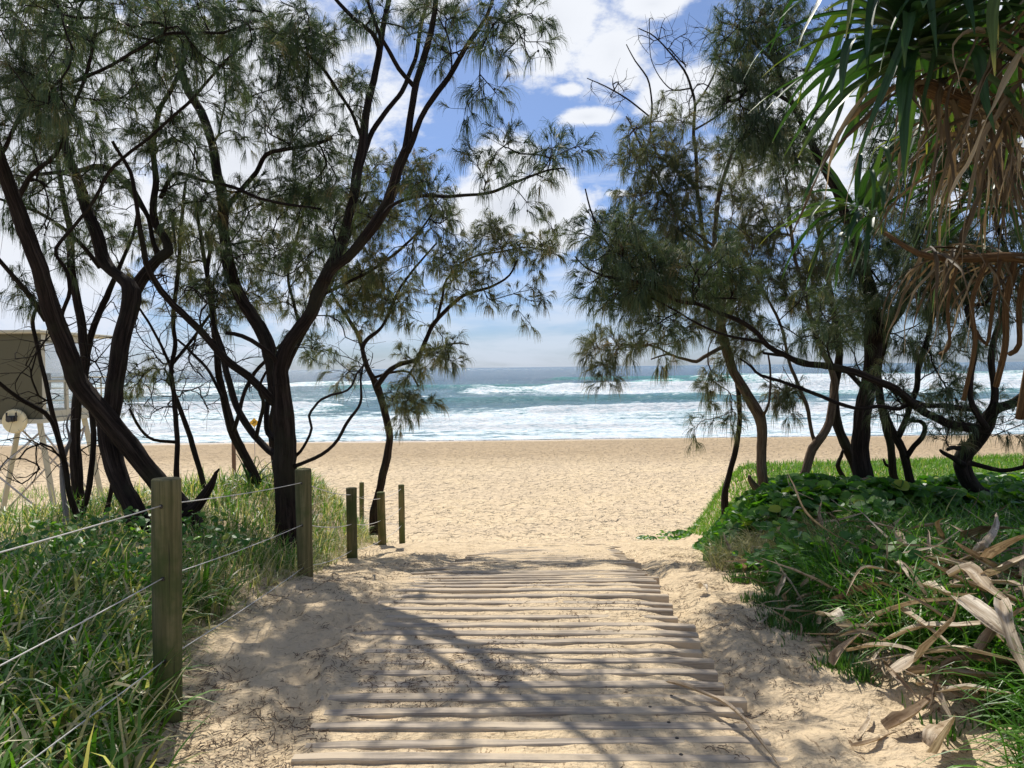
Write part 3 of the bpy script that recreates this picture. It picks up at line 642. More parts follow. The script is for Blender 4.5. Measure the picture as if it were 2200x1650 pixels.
def tree(label, limbs, blobs, seed, group=None, bark=None, leaf=None, den=1.0, kind='she_oak_tree', npn=25, cones=True):
    """limbs: (depth0, depth1, [(px, py, width_px), ...]) trunk first; blobs: (px, py, rx, ry, depth, spread, count[, bare])"""
    r = np.random.default_rng(seed); mb = MB(); nodes = []; dirs = []; rad = []
    for li, (d0, d1, pts) in enumerate(limbs):
        n = len(pts); C = []
        for i, (px, py, w_) in enumerate(pts):
            j = min(i + 1, n - 1); dx = pts[j][0] - pts[max(i - 1, 0)][0]; dy = pts[j][1] - pts[max(i - 1, 0)][1]
            w_ = w_ * WS if w_ > 12 else w_ * (1 - (1 - WS) * w_ / 12)
            if w_ > 25: w_ = w_ * (.45 + .55 * abs(dy) / math.hypot(dx, dy))
            d = d0 + (d1 - d0) * i / (n - 1); p = at(px, py, d); C.append([*p, w_ / 2 / F * d])
        C = np.array(C)
        if li == 0: base = C[0, :3].copy(); C[0, 3] *= 1.18; C = np.vstack([[C[0, 0], C[0, 1], C[0, 2] - .35, C[0, 3] * 1.25], C])
        q = crom(C, .07); q[:, :3] += np.stack([fbm(np.arange(len(q)) * .22 + li * 7 + a * 31, np.full(len(q), seed * 1.7), 3) * .05 * min(1, q[0, 3] / .03) for a in range(3)], 1) * np.minimum(1, np.arange(len(q)) / 6)[:, None]
        q[:, 3] = np.maximum(q[:, 3], .003)
        mb.tube(q[:, :3], q[:, 3], 16 if q[0, 3] > .05 else 10 if q[0, 3] > .02 else 6, True, .19 if q[0, 3] > .02 else 0, seed + li)
        k0 = int(len(q) * .25) if li == 0 else 3
        nodes.append(q[k0::2, :3]); dirs.append(norm(np.gradient(q[:, :3], axis=0))[k0::2]); rad.append(q[k0::2, 3])
    root = empty(kind, base, label, 'tree', group)
    mb.build('trunk', bark or M_BARK, root, True)
    nodes = np.concatenate(nodes); dirs = np.concatenate(dirs); rad = np.concatenate(rad); nfix = len(nodes)
    T = []; bare = []
    for bl in blobs:
        px, py, rx, ry, d, dd, n = bl[:7]; bf = bl[7] if len(bl) > 7 else 0
        left = max(1, int(n * den * (1.5 if bf >= .8 else DEN)))
        while left > 0:
            a = r.uniform(0, 2 * math.pi); m = math.sqrt(r.random()); bb = r.random() < max(bf, .15)
            p = at(px + rx * m * math.cos(a), py + ry * m * math.sin(a), d + r.uniform(-dd, dd)); k = 1 if bb else min(left, int(r.integers(1, 5))); left -= k
            for _ in range(k): T.append(p + r.normal(size=3) * .085 * (k > 1)); bare.append(bb)
    T = np.array(T); bare = np.array(bare)
    order = np.argsort([np.min(np.linalg.norm(nodes - t, axis=1)) for t in T])
    par = [-1] * nfix; P = list(nodes); Dr = list(dirs); paths = []
    Pn = np.empty((nfix + len(T) * 40, 3)); Dn = np.empty_like(Pn); Pn[:nfix] = nodes; Dn[:nfix] = dirs; cnt = nfix
    for oi in order:
        t = T[oi]; v = t - Pn[:cnt]; dist = np.linalg.norm(v, axis=1)
        cost = dist * (1.25 - .45 * np.einsum('ij,ij->i', v, Dn[:cnt]) / (dist + 1e-6)) + .12 * (np.arange(cnt) < nfix)
        a = int(np.argmin(cost)); A = Pn[a]; L = dist[a]; n = int(np.clip(L / .07, 2, 38))
        c = A + (t - A) * .45 + Dn[a] * L * .22 + np.array([0, 0, .10]) * L + r.normal(size=3) * L * .09
        s_ = np.linspace(0, 1, n + 1)[1:, None]; q = (1 - s_) ** 2 * A + 2 * s_ * (1 - s_) * c + s_ ** 2 * t
        q[:-1] += np.cumsum(r.normal(size=(n - 1, 3)), 0) * .006 if n > 1 else 0
        ids = list(range(cnt, cnt + n)); par += [a] + ids[:-1]
        Pn[cnt:cnt + n] = q; g = norm(np.diff(np.vstack([A, q]), axis=0)); Dn[cnt:cnt + n] = g; cnt += n
        paths.append((a, ids, oi))
    load = np.zeros(cnt); 
    for a, ids, oi in paths: load[ids[-1]] += 1
    for i in range(cnt - 1, nfix - 1, -1):
        if par[i] >= nfix: load[par[i]] += load[i]
    bt = MB(); B = []; D = []
    for a, ids, oi in paths:
        q = np.vstack([Pn[a], Pn[ids]]); rr = .0021 + .0019 * np.sqrt(load[ids]); rr = np.concatenate([[rr[0] * 1.15], rr])
        if a < nfix: rr = np.minimum(rr, max(rad[a] * .8, .004))
        bt.tube(q, rr, 5, False)
        e = Dn[ids[-1]]; t = Pn[ids[-1]]; m = r.integers(2, 4) if bare[oi] else r.integers(5, 9)
        for k in range(m):
            back = r.random() * min(.34, .6 * len(ids) * .07); j = ids[max(0, len(ids) - 1 - int(back / .07))]
            s0 = Pn[j]; dr = norm(e * .7 + r.normal(size=3) * .62 + [0, 0, .12]); L = r.uniform(.08, .24) * (1.3 if bare[oi] else 1)
            e1 = s0 + dr * L * .5 + r.normal(size=3) * .01; e2 = e1 + norm(dr + [0, 0, r.uniform(-.35, .25)]) * L * .5
            bt.tube([s0, e1, e2], [.0021, .0017, .0013], 4, False)
            if not bare[oi]: B.append(e1); D.append(norm(e2 - e1 + r.normal(size=3) * .02)); 
    br = tag(bt.build('twigs', bark or M_BARK, root, True), kind='stuff')
    if B:
        v, f, tn = needles(np.array(B), np.array(D), r, npn, .160, .0031 * (1 + .06 * max(0, base[1] - 6)))
        mesh_obj('crown', v, f, leaf or M_NEED, root, attrs={'tone': tn})
        if cones:
            cm = MB(); BB = np.array(B)
            for p in BB[r.random(len(BB)) < .10]:
                rr = r.uniform(.007, .010); cm.tube([p + [0, 0, .002], p + [0, 0, -.004], p + [0, 0, -.016], p + [0, 0, -.021]], [.003, rr, rr * .9, .003], 6)
            if cm.k: tag(cm.build('cones', M_BOLT, root), kind='stuff')
    return root

DEN = .50; WS = .62
tree('big leaning dark tree at far left, trunk rising left from behind the nearest post', [
    (6.9, 5.6, [(402, 1140, 105), (375, 1085, 88), (330, 1030, 80), (290, 975, 78), (250, 925, 76), (210, 875, 74), (172, 825, 70), (148, 770, 64), (128, 715, 60), (108, 655, 58), (92, 600, 56), (70, 540, 54), (45, 465, 50), (22, 405, 47), (2, 350, 44), (-25, 270, 38), (-40, 180, 32), (-35, 80, 26), (-50, -60, 20)]),
    (6.8, 6.6, [(398, 1110, 62), (425, 1085, 46), (444, 1058, 32), (455, 1038, 24), (466, 1016, 12), (472, 1008, 4)]),
    (6.9, 6.4, [(100, 688, 22), (72, 648, 19), (45, 612, 17), (10, 572, 15), (-30, 525, 13), (-90, 470, 10)]),
    (6.5, 6.0, [(150, 745, 20), (130, 690, 14), (138, 655, 13), (148, 625, 13), (145, 590, 12), (128, 562, 12), (121, 534, 12), (162, 485, 12), (203, 432, 12), (233, 368, 11), (263, 338, 11), (319, 300, 10), (361, 259, 9), (406, 222, 9), (443, 180, 8), (488, 131, 7), (540, 90, 5)]),
    (5.9, 5.6, [(-10, 345, 18), (11, 320, 15), (38, 263, 14), (79, 222, 14), (139, 184, 14), (195, 158, 13), (240, 139, 13), (300, 105, 12), (349, 75, 12), (420, 72, 10), (480, 68, 8), (530, 50, 6)]),
    (6.3, 6.0, [(30, 440, 20), (70, 372, 16), (120, 330, 14), (150, 250, 12), (185, 160, 10), (205, 60, 9), (215, -30, 7)])],
    [(70, 60, 130, 90, 5.8, .9, 62), (60, 210, 110, 70, 6, .9, 44), (40, 330, 90, 60, 6.3, .7, 22), (220, 60, 130, 80, 6, .9, 52), (180, 180, 120, 60, 6.2, .8, 30), (350, 60, 110, 80, 6.2, .8, 34), (300, 180, 110, 60, 6.2, .8, 20), (440, 80, 110, 90, 6.2, .7, 26), (30, 630, 55, 60, 6.8, .5, 10), (110, 440, 90, 60, 6.6, .6, 14, .4), (420, 200, 80, 60, 6.4, .6, 14)], 21)
DEN = .60; WS = .76
tree('dark tree forking at eye height, just right of the leaning tree', [
    (6.6, 7.6, [(303, 1150, 62), (288, 1090, 60), (262, 1040, 58), (240, 985, 58), (232, 930, 56), (238, 870, 52), (250, 800, 50), (262, 735, 50), (276, 680, 48), (284, 630, 50), (268, 605, 40), (240, 585, 38), (222, 558, 36), (205, 500, 34), (185, 447, 30), (158, 370, 27), (140, 325, 22), (128, 260, 18), (110, 180, 15), (95, 100, 12), (100, 0, 9)]),
    (7.5, 7.9, [(284, 632, 44), (310, 592, 38), (338, 560, 34), (362, 540, 30), (352, 510, 22), (333, 480, 20), (330, 440, 18), (333, 390, 17), (327, 330, 16), (330, 285, 15), (352, 220, 13), (385, 160, 12), (402, 100, 11), (395, 40, 9), (380, -30, 7)]),
    (7.8, 7.8, [(345, 555, 24), (330, 520, 14), (318, 470, 12), (285, 410, 20), (262, 382, 19), (235, 360, 18), (205, 357, 17), (180, 368, 14), (120, 372, 11), (60, 374, 9), (37, 366, 6)]),
    (7.5, 6.8, [(215, 575, 14), (170, 520, 11), (100, 465, 9), (40, 440, 7), (-20, 420, 5)]),
    (7.8, 7.2, [(345, 425, 12), (375, 375, 11), (430, 385, 9), (500, 402, 9), (560, 428, 8), (620, 440, 7), (690, 448, 5)])],
    [(150, 270, 130, 90, 7.5, .9, 42), (290, 260, 110, 90, 7.6, .8, 38), (370, 340, 90, 70, 7.8, .6, 26), (120, 120, 130, 110, 7.6, .9, 36), (300, 80, 130, 90, 7.6, .9, 32), (270, 440, 90, 60, 7.9, .6, 20), (70, 480, 80, 60, 7.5, .6, 12, .6), (420, 450, 90, 60, 7.8, .5, 24), (500, 400, 100, 30, 7.4, .4, 12), (210, 330, 90, 60, 7.3, .5, 16), (330, 620, 60, 50, 8, .5, 8, 1)], 22)
tree('slender twin stemmed tree in front of the lifeguard tower, its stems crossing low', [
    (8.0, 8.4, [(192, 1150, 34), (172, 1085, 30), (163, 1010, 30), (163, 930, 28), (170, 850, 27), (182, 770, 26), (181, 720, 24), (168, 650, 22), (155, 570, 20), (148, 480, 16), (135, 400, 13), (120, 300, 10), (118, 200, 8)]),
    (8.3, 8.6, [(183, 765, 20), (198, 715, 18), (218, 665, 16), (243, 612, 15), (262, 560, 10), (290, 500, 8), (300, 430, 6)]),
    (7.6, 7.6, [(165, 1150, 22), (182, 1080, 17), (198, 1010, 16), (203, 950, 15), (200, 890, 14), (188, 850, 9), (170, 800, 6)]),
    (7.4, 7.0, [(170, 1130, 26), (150, 1060, 16), (140, 1000, 15), (122, 930, 13), (105, 860, 12), (92, 800, 11), (78, 740, 10), (70, 690, 10), (90, 640, 6)]),
    (7.1, 6.4, [(138, 990, 14), (110, 905, 13), (85, 880, 13), (50, 860, 12), (15, 835, 10), (-20, 810, 8)]),
    (7.6, 7.6, [(200, 1150, 16), (225, 1110, 14), (238, 1060, 12), (243, 1020, 9), (260, 980, 6)])],
    [(150, 470, 90, 90, 8.4, .5, 14, .3), (270, 470, 80, 80, 8.6, .5, 14, .3), (110, 780, 110, 120, 7.2, .6, 26, 1), (240, 750, 90, 130, 8, .6, 22, 1), (60, 1000, 90, 70, 6.8, .5, 14, 1), (80, 560, 90, 60, 8, .5, 14, .4), (240, 980, 60, 80, 8, .5, 12, 1), (150, 330, 100, 80, 8.4, .5, 14)], 23, None, None, None, 1, 'she_oak_tree', 26)
tree('bleached grey dead sapling standing among the dark stems before the tower', [
    (7.2, 7.5, [(142, 1165, 15), (137, 1100, 14), (135, 1040, 13), (138, 985, 12), (150, 945, 8), (142, 915, 5), (150, 890, 3)]),
    (7.35, 7.3, [(137, 1010, 7), (128, 975, 5), (135, 950, 3)])], [(140, 930, 20, 30, 7.4, .2, 3, 1)], 24, None, M_BARKD, None, 1, 'dead_sapling')
tree('thin upright stem with many bare twigs between the forked tree and the big tree', [
    (8.6, 9.2, [(382, 1060, 16), (378, 1000, 15), (380, 940, 14), (374, 860, 13), (368, 790, 12), (375, 740, 12), (370, 690, 12), (378, 620, 12), (386, 550, 11), (390, 470, 9), (400, 390, 7)]),
    (8.8, 9.0, [(452, 1130, 18), (440, 1050, 16), (418, 970, 15), (395, 900, 13), (378, 850, 11)]),
    (9, 8.6, [(372, 800, 9), (345, 740, 7), (322, 700, 6), (290, 650, 5)]),
    (9, 9.3, [(372, 780, 9), (420, 720, 8), (450, 680, 7), (480, 640, 5)]),
    (8.9, 8.4, [(380, 950, 10), (330, 945, 7), (300, 920, 7), (280, 880, 6)])],
    [(350, 780, 90, 110, 9, .5, 34, 1), (440, 800, 70, 110, 9, .5, 24, 1), (310, 820, 50, 20, 8.9, .3, 12), (420, 620, 70, 60, 9.2, .4, 14, .3), (350, 640, 60, 50, 9, .4, 10, .5), (320, 900, 60, 60, 8.6, .4, 12, .9), (400, 490, 90, 60, 9.2, .4, 20)], 25, None, None, M_NEEDL)
tree('reddish brown double stem leaning left, close behind the big central tree', [
    (9.4, 8.6, [(575, 1085, 27), (552, 1030, 25), (525, 985, 25), (500, 935, 25), (489, 890, 24), (477, 840, 20), (468, 780, 18), (463, 715, 16), (455, 650, 14), (440, 580, 12), (430, 500, 10), (420, 420, 8)]),
    (8.9, 8.6, [(502, 925, 13), (512, 895, 12), (522, 850, 11), (545, 800, 10), (575, 770, 8), (600, 740, 6)]),
    (8.8, 9.2, [(480, 860, 9), (450, 800, 8), (415, 760, 7), (380, 730, 5)])],
    [(470, 560, 90, 80, 8.9, .6, 34, .1), (430, 470, 80, 60, 8.8, .5, 22), (520, 690, 60, 60, 8.8, .4, 14, .5), (450, 740, 70, 60, 8.8, .4, 18, 1), (380, 560, 60, 60, 9, .5, 12, .2), (540, 460, 70, 60, 8.9, .5, 20)], 26, None, None, M_NEEDL)
tree('biggest left tree with thick black trunk beside the second post, forking twice into the sky', [
    (7.6, 6.8, [(622, 1130, 66), (612, 1070, 62), (608, 1010, 62), (612, 950, 62), (612, 900, 58), (607, 850, 50), (603, 800, 44), (612, 758, 42), (638, 715, 42), (668, 672, 41), (688, 620, 40), (716, 572, 38), (744, 552, 34), (778, 515, 34), (815, 466, 32), (838, 421, 31), (857, 361, 29), (875, 319, 28), (880, 260, 20), (890, 199, 19), (905, 150, 18), (920, 90, 17), (932, 22, 15), (942, -50, 12)]),
    (6.9, 6.5, [(874, 325, 21), (888, 298, 17), (904, 255, 16), (932, 210, 16), (962, 165, 15), (988, 120, 14), (1018, 75, 13), (1045, 35, 10), (1060, -10, 8), (1070, -60, 6)]),
    (7.2, 7.8, [(695, 605, 40), (712, 568, 32), (729, 526, 30), (751, 458, 28), (763, 413, 27), (770, 368, 27), (778, 319, 26), (783, 263, 21), (798, 188, 19), (814, 105, 18), (823, 56, 16), (834, 0, 14), (845, -60, 11)]),
    (7.6, 8.0, [(780, 335, 18), (800, 282, 15), (834, 233, 14), (860, 199, 13), (875, 162, 12), (894, 113, 12), (905, 56, 11), (918, -10, 9)]),
    (7.9, 8.8, [(608, 960, 44), (600, 880, 42), (592, 810, 40), (580, 750, 42), (556, 700, 40), (525, 655, 37), (503, 610, 35), (488, 555, 33), (480, 500, 30), (476, 440, 28), (470, 376, 27), (455, 308, 25), (428, 240, 23), (400, 188, 22), (385, 140, 20), (360, 90, 18), (330, 40, 16), (305, -20, 13)]),
    (7.5, 6.4, [(606, 880, 30), (580, 856, 25), (543, 820, 23), (505, 785, 22), (465, 745, 21), (432, 712, 20), (400, 682, 19), (357, 645, 18), (332, 608, 17), (312, 562, 16), (302, 510, 14), (295, 440, 12), (280, 370, 10), (240, 300, 8)]),
    (7.6, 8.6, [(608, 985, 26), (576, 966, 21), (546, 932, 20), (522, 895, 19), (503, 860, 19), (488, 815, 18), (478, 765, 17), (468, 720, 16), (452, 650, 14), (445, 590, 12), (452, 530, 10)]),
    (7.9, 8.4, [(598, 950, 20), (576, 930, 16), (572, 890, 15), (580, 840, 14), (588, 790, 11)]),
    (7.3, 6.9, [(550, 938, 13), (554, 918, 11), (561, 885, 10), (564, 858, 9), (556, 835, 8), (572, 800, 6)]),
    (7.5, 7.3, [(632, 1002, 13), (650, 995, 10), (676, 982, 10), (705, 965, 9), (727, 943, 9), (742, 915, 9), (754, 895, 8), (768, 875, 7), (774, 855, 7), (772, 815, 5), (780, 780, 4)]),
    (7.6, 7.2, [(628, 985, 10), (645, 970, 8), (660, 947, 7), (670, 920, 7), (665, 895, 7), (676, 876, 6), (690, 858, 6), (711, 848, 6), (735, 842, 5), (755, 828, 5), (768, 800, 4), (795, 770, 3)]),
    (6.9, 6.2, [(818, 470, 14), (838, 445, 10), (870, 430, 10), (913, 421, 9), (950, 421, 9), (988, 419, 9), (1041, 415, 8), (1065, 408, 8), (1093, 395, 7), (1138, 376, 6), (1176, 364, 5), (1215, 360, 3)]),
    (8.2, 7.6, [(478, 465, 16), (497, 432, 14), (526, 398, 14), (550, 368, 14), (572, 330, 13), (605, 320, 12), (650, 314, 10), (688, 307, 9), (714, 297, 7)]),
    (7.3, 7.0, [(896, 192, 15), (880, 175, 13), (858, 148, 12), (840, 115, 12), (828, 92, 11), (812, 60, 10), (797, 19, 9), (785, -20, 8)]),
    (7.5, 7.2, [(814, 100, 13), (800, 72, 12), (763, 41, 11), (729, 4, 10), (700, -30, 8)]),
    (8.0, 7.5, [(779, 300, 11), (755, 240, 8), (715, 180, 8), (690, 145, 7), (655, 115, 6), (620, 90, 4)]),
    (7.4, 7.0, [(600, 800, 22), (590, 770, 13), (560, 745, 12), (520, 722, 12), (485, 712, 10)])],
    [(620, 40, 90, 70, 7.4, .7, 36), (700, 90, 60, 60, 7.5, .5, 22), (560, 130, 90, 80, 7.8, .7, 34), (470, 170, 80, 80, 8, .6, 26), (630, 210, 80, 70, 7.9, .6, 28), (720, 220, 70, 70, 7.8, .5, 26), (570, 280, 80, 60, 8, .6, 22), (700, 290, 60, 30, 7.7, .4, 12), (480, 30, 110, 70, 7.8, .7, 34), (780, 40, 70, 60, 7.3, .5, 14), (860, 90, 60, 60, 7.3, .5, 12),
     (620, 400, 110, 60, 8.2, .7, 36), (540, 500, 90, 60, 8.4, .6, 30), (700, 380, 90, 60, 7.9, .6, 26), (740, 470, 70, 60, 7.6, .5, 20), (650, 520, 90, 60, 8.2, .6, 26), (560, 620, 90, 50, 8.2, .5, 18, .2), (700, 700, 50, 40, 7.6, .4, 8), (650, 760, 50, 25, 7.8, .4, 9), (520, 600, 70, 70, 8.2, .5, 18),
     (1000, 30, 90, 40, 6.6, .4, 20), (1100, 40, 60, 45, 6.4, .3, 15), (1130, 110, 40, 35, 6.3, .3, 6), (1050, 90, 60, 30, 6.5, .3, 8), (1015, 190, 45, 25, 6.4, .2, 5), (1060, 205, 10, 20, 6.4, .2, 2), (1000, 240, 15, 15, 6.4, .2, 2), (940, 150, 50, 50, 6.7, .3, 7),
     (1010, 355, 30, 18, 6.3, .2, 5), (1095, 315, 38, 25, 6.2, .2, 7), (1070, 350, 20, 20, 6.2, .2, 3), (1205, 345, 32, 22, 6.2, .2, 11), (1090, 425, 60, 12, 6.3, .2, 3), (1150, 370, 40, 12, 6.2, .2, 4), (940, 410, 60, 20, 6.5, .3, 7), (1030, 400, 40, 10, 6.3, .2, 3), (760, 770, 60, 50, 7.4, .3, 8, 1), (420, 660, 80, 50, 7.2, .4, 12, 1), (540, 800, 60, 50, 7.4, .3, 8, 1)], 27)
tree('curving young tree by the far posts reaching right over the sand', [
    (12.3, 11.4, [(806, 1100, 24), (815, 1058, 22), (823, 1020, 22), (833, 980, 22), (838, 940, 20), (832, 910, 20), (824, 880, 20), (816, 850, 20), (808, 828, 22), (800, 810, 16), (790, 790, 14), (780, 760, 13), (775, 735, 12), (765, 710, 11), (752, 690, 10), (737, 667, 8), (715, 630, 6), (700, 590, 5)]),
    (11.3, 10.4, [(808, 832, 17), (822, 812, 15), (840, 793, 14), (865, 780, 14), (893, 773, 13), (905, 755, 13), (915, 730, 12), (928, 702, 12), (943, 682, 11), (959, 667, 11), (975, 650, 10), (995, 635, 9), (1022, 626, 8), (1050, 620, 7), (1075, 608, 6), (1095, 592, 5), (1110, 560, 4)]),
    (11.2, 10.8, [(778, 752, 13), (782, 738, 12), (795, 724, 11), (810, 715, 9), (830, 690, 8), (850, 640, 7), (875, 600, 6), (900, 565, 5), (940, 520, 4)]),
    (11, 10.6, [(905, 752, 8), (940, 748, 6), (960, 740, 5), (985, 738, 4), (1008, 742, 2)]),
    (11, 10.5, [(940, 684, 8), (950, 640, 7), (960, 600, 6), (1010, 555, 5), (1080, 540, 4), (1130, 530, 3), (1190, 545, 2)]),
    (11.2, 11.6, [(802, 812, 8), (840, 800, 6), (880, 800, 5), (900, 830, 4)])],
    [(870, 660, 70, 40, 10.9, .5, 40, .1), (800, 600, 80, 60, 11.2, .6, 44, .1), (740, 640, 60, 60, 11.4, .5, 28, .2), (900, 760, 60, 30, 10.8, .4, 26), (955, 755, 40, 25, 10.6, .3, 16), (865, 850, 35, 35, 10.8, .3, 18), (905, 855, 30, 30, 10.7, .3, 12), (850, 815, 25, 25, 10.9, .3, 6), (740, 800, 30, 15, 11.2, .3, 7), (690, 760, 40, 20, 11.4, .3, 10), (1000, 620, 50, 30, 10.5, .3, 12), (1050, 650, 30, 15, 10.4, .3, 4), (1120, 650, 25, 22, 10.3, .2, 6), (1125, 690, 18, 10, 10.3, .2, 3), (1170, 640, 25, 15, 10.3, .2, 4), (960, 560, 60, 40, 10.7, .4, 22, .1), (1060, 500, 50, 25, 10.6, .4, 28), (1120, 520, 50, 35, 10.5, .3, 20), (1160, 490, 20, 30, 10.5, .3, 8), (1180, 560, 40, 30, 10.4, .3, 12), (1040, 570, 60, 30, 10.5, .3, 14), (830, 520, 80, 50, 11.1, .5, 22, .1)], 28, None, None, M_NEEDL)
tree('olive green background tree filling the gap behind the big left tree', [
    (10.6, 10.4, [(600, 1075, 16), (590, 1000, 16), (585, 920, 15), (592, 850, 14), (620, 780, 13), (650, 720, 12), (690, 650, 11), (730, 570, 10), (760, 480, 8), (790, 410, 6)]),
    (10.4, 10, [(700, 630, 9), (760, 600, 8), (830, 560, 7), (890, 510, 6), (930, 460, 4)]),
    (10.5, 10.6, [(650, 720, 9), (630, 650, 8), (620, 580, 7), (640, 500, 6), (660, 430, 4)]),
    (10.4, 10.2, [(760, 490, 7), (820, 450, 6), (870, 390, 5), (900, 350, 4)])],
    [(840, 360, 70, 30, 10.2, .5, 26), (900, 360, 60, 40, 10, .4, 18), (800, 440, 90, 50, 10.3, .5, 38), (880, 460, 80, 50, 10.1, .5, 34), (680, 380, 70, 50, 10.5, .5, 26), (700, 470, 90, 50, 10.5, .5, 34), (850, 550, 90, 50, 10.2, .5, 34, .1), (700, 570, 90, 60, 10.5, .5, 34, .1), (620, 530, 60, 80, 10.5, .5, 24, .1), (940, 520, 60, 50, 10, .4, 20, .1), (960, 430, 40, 50, 10, .4, 8), (650, 650, 60, 40, 10.5, .4, 14, .3), (760, 660, 60, 40, 10.4, .4, 14, .2)], 29, None, None, M_NEEDL)
# right hand side
DEN = .66
WS = .78
tree('pale brown smooth curved tree nearest the track on the right, dead stub at its foot', [
    (9.3, 9.2, [(1654, 1100, 34), (1645, 1065, 29), (1637, 1020, 27), (1636, 975, 26), (1638, 930, 28), (1634, 895, 31), (1612, 858, 29), (1590, 822, 26), (1572, 785, 25), (1558, 745, 24), (1547, 700, 22), (1547, 673, 20), (1553, 645, 16), (1549, 600, 15), (1543, 560, 14), (1536, 520, 13), (1537, 470, 13), (1545, 420, 12), (1555, 385, 10), (1568, 340, 8), (1575, 300, 6)]),
    (9.2, 9.1, [(1640, 1060, 26), (1622, 1045, 20), (1612, 1032, 14), (1609, 1022, 8)]),
    (9.1, 8.8, [(1552, 745, 13), (1530, 757, 11), (1510, 768, 10), (1494, 777, 9), (1475, 772, 8), (1455, 768, 7), (1435, 760, 5), (1400, 772, 3)]),
    (9.1, 8.9, [(1536, 530, 8), (1500, 505, 6), (1460, 470, 6), (1420, 400, 5), (1385, 330, 4), (1345, 250, 3)]),
    (9.1, 9.2, [(1545, 560, 8), (1510, 530, 7), (1480, 505, 6), (1440, 490, 4)]),
    (9.2, 8.9, [(1640, 893, 8), (1652, 865, 6), (1655, 810, 5), (1650, 760, 4)])],
    [(1400, 400, 60, 70, 8.9, .4, 46), (1380, 320, 40, 50, 8.8, .3, 22), (1360, 270, 24, 30, 8.8, .2, 9), (1480, 380, 70, 60, 9.1, .4, 36), (1450, 470, 80, 50, 9, .4, 40), (1390, 500, 70, 40, 8.8, .4, 28), (1500, 540, 70, 50, 9.1, .4, 30), (1370, 580, 70, 40, 8.8, .4, 28), (1430, 630, 80, 40, 9, .4, 30), (1490, 690, 60, 50, 9.1, .4, 22), (1330, 740, 50, 28, 8.7, .3, 18), (1290, 765, 35, 20, 8.6, .2, 13), (1290, 795, 12, 20, 8.6, .2, 5), (1410, 725, 40, 20, 8.8, .3, 13), (1395, 760, 18, 20, 8.8, .2, 5), (1540, 820, 34, 14, 9, .2, 10), (1590, 860, 40, 20, 9, .3, 6), (1560, 910, 40, 20, 9, .3, 5), (1430, 290, 50, 60, 9, .4, 16)], 31, None, M_BARKP, M_NEEDL)
tree('bare twigged dying tree reaching into the blue sky right of centre', [
    (10.5, 10.2, [(1560, 1060, 16), (1580, 960, 14), (1590, 860, 13), (1570, 760, 12), (1540, 640, 12), (1515, 520, 11), (1500, 420, 10), (1497, 340, 9), (1490, 280, 8), (1492, 224, 7), (1484, 190, 6), (1468, 150, 5), (1440, 115, 4), (1405, 80, 3), (1370, 60, 2)]),
    (10.3, 10, [(1410, 330, 6), (1398, 280, 5), (1400, 240, 5), (1398, 205, 4), (1390, 165, 4), (1365, 130, 3), (1345, 95, 2)]),
    (10.3, 10.3, [(1500, 400, 8), (1470, 380, 7), (1410, 330, 6)]),
    (10.2, 10, [(1395, 250, 4), (1345, 210, 4), (1300, 185, 3), (1262, 168, 2)]),
    (10.3, 10.5, [(1492, 230, 5), (1530, 170, 4), (1550, 110, 3), (1560, 60, 2)]),
    (10.3, 10.5, [(1490, 280, 5), (1540, 250, 4), (1600, 200, 3)]),
    (10.3, 10.1, [(1484, 190, 4), (1440, 190, 3), (1400, 130, 2), (1395, 40, 2)])],
    [(1430, 90, 60, 60, 10.2, .3, 16, 1), (1320, 190, 50, 40, 10, .2, 10, 1), (1500, 120, 60, 70, 10.4, .3, 18, 1), (1450, 240, 60, 50, 10.2, .3, 14, 1), (1560, 180, 60, 60, 10.3, .3, 16, 1), (1350, 350, 40, 40, 10, .2, 7, 1), (1570, 700, 50, 60, 10.3, .3, 10, .5)], 32)
DEN = .86
tree('grey leaning twin stem right of the pale curved tree, leaning up to the right', [
    (9.3, 9.6, [(1692, 1095, 26), (1712, 1055, 25), (1730, 1010, 24), (1745, 965, 25), (1765, 935, 24), (1780, 905, 22), (1788, 870, 21), (1795, 830, 20), (1782, 790, 16), (1765, 760, 14), (1745, 700, 12), (1730, 640, 10), (1710, 560, 9), (1700, 480, 8), (1690, 380, 6)]),
    (9.5, 9.3, [(1755, 958, 12), (1745, 935, 10), (1738, 900, 10), (1728, 860, 10), (1712, 820, 9), (1695, 770, 8), (1680, 700, 7), (1650, 640, 6), (1620, 580, 5)])],
    [(1660, 560, 90, 60, 9.5, .5, 44), (1640, 450, 80, 60, 9.5, .5, 40), (1700, 380, 70, 60, 9.5, .5, 26), (1730, 650, 80, 60, 9.5, .5, 26), (1640, 660, 80, 50, 9.4, .4, 24), (1570, 640, 60, 50, 9.4, .4, 20), (1610, 760, 60, 50, 9.4, .4, 14, .3), (1700, 800, 60, 50, 9.4, .4, 12, .3), (1670, 870, 30, 30, 9.4, .3, 10), (1750, 540, 70, 70, 9.6, .5, 22)], 33, None, M_BARKP, M_NEEDL)
WS = .85
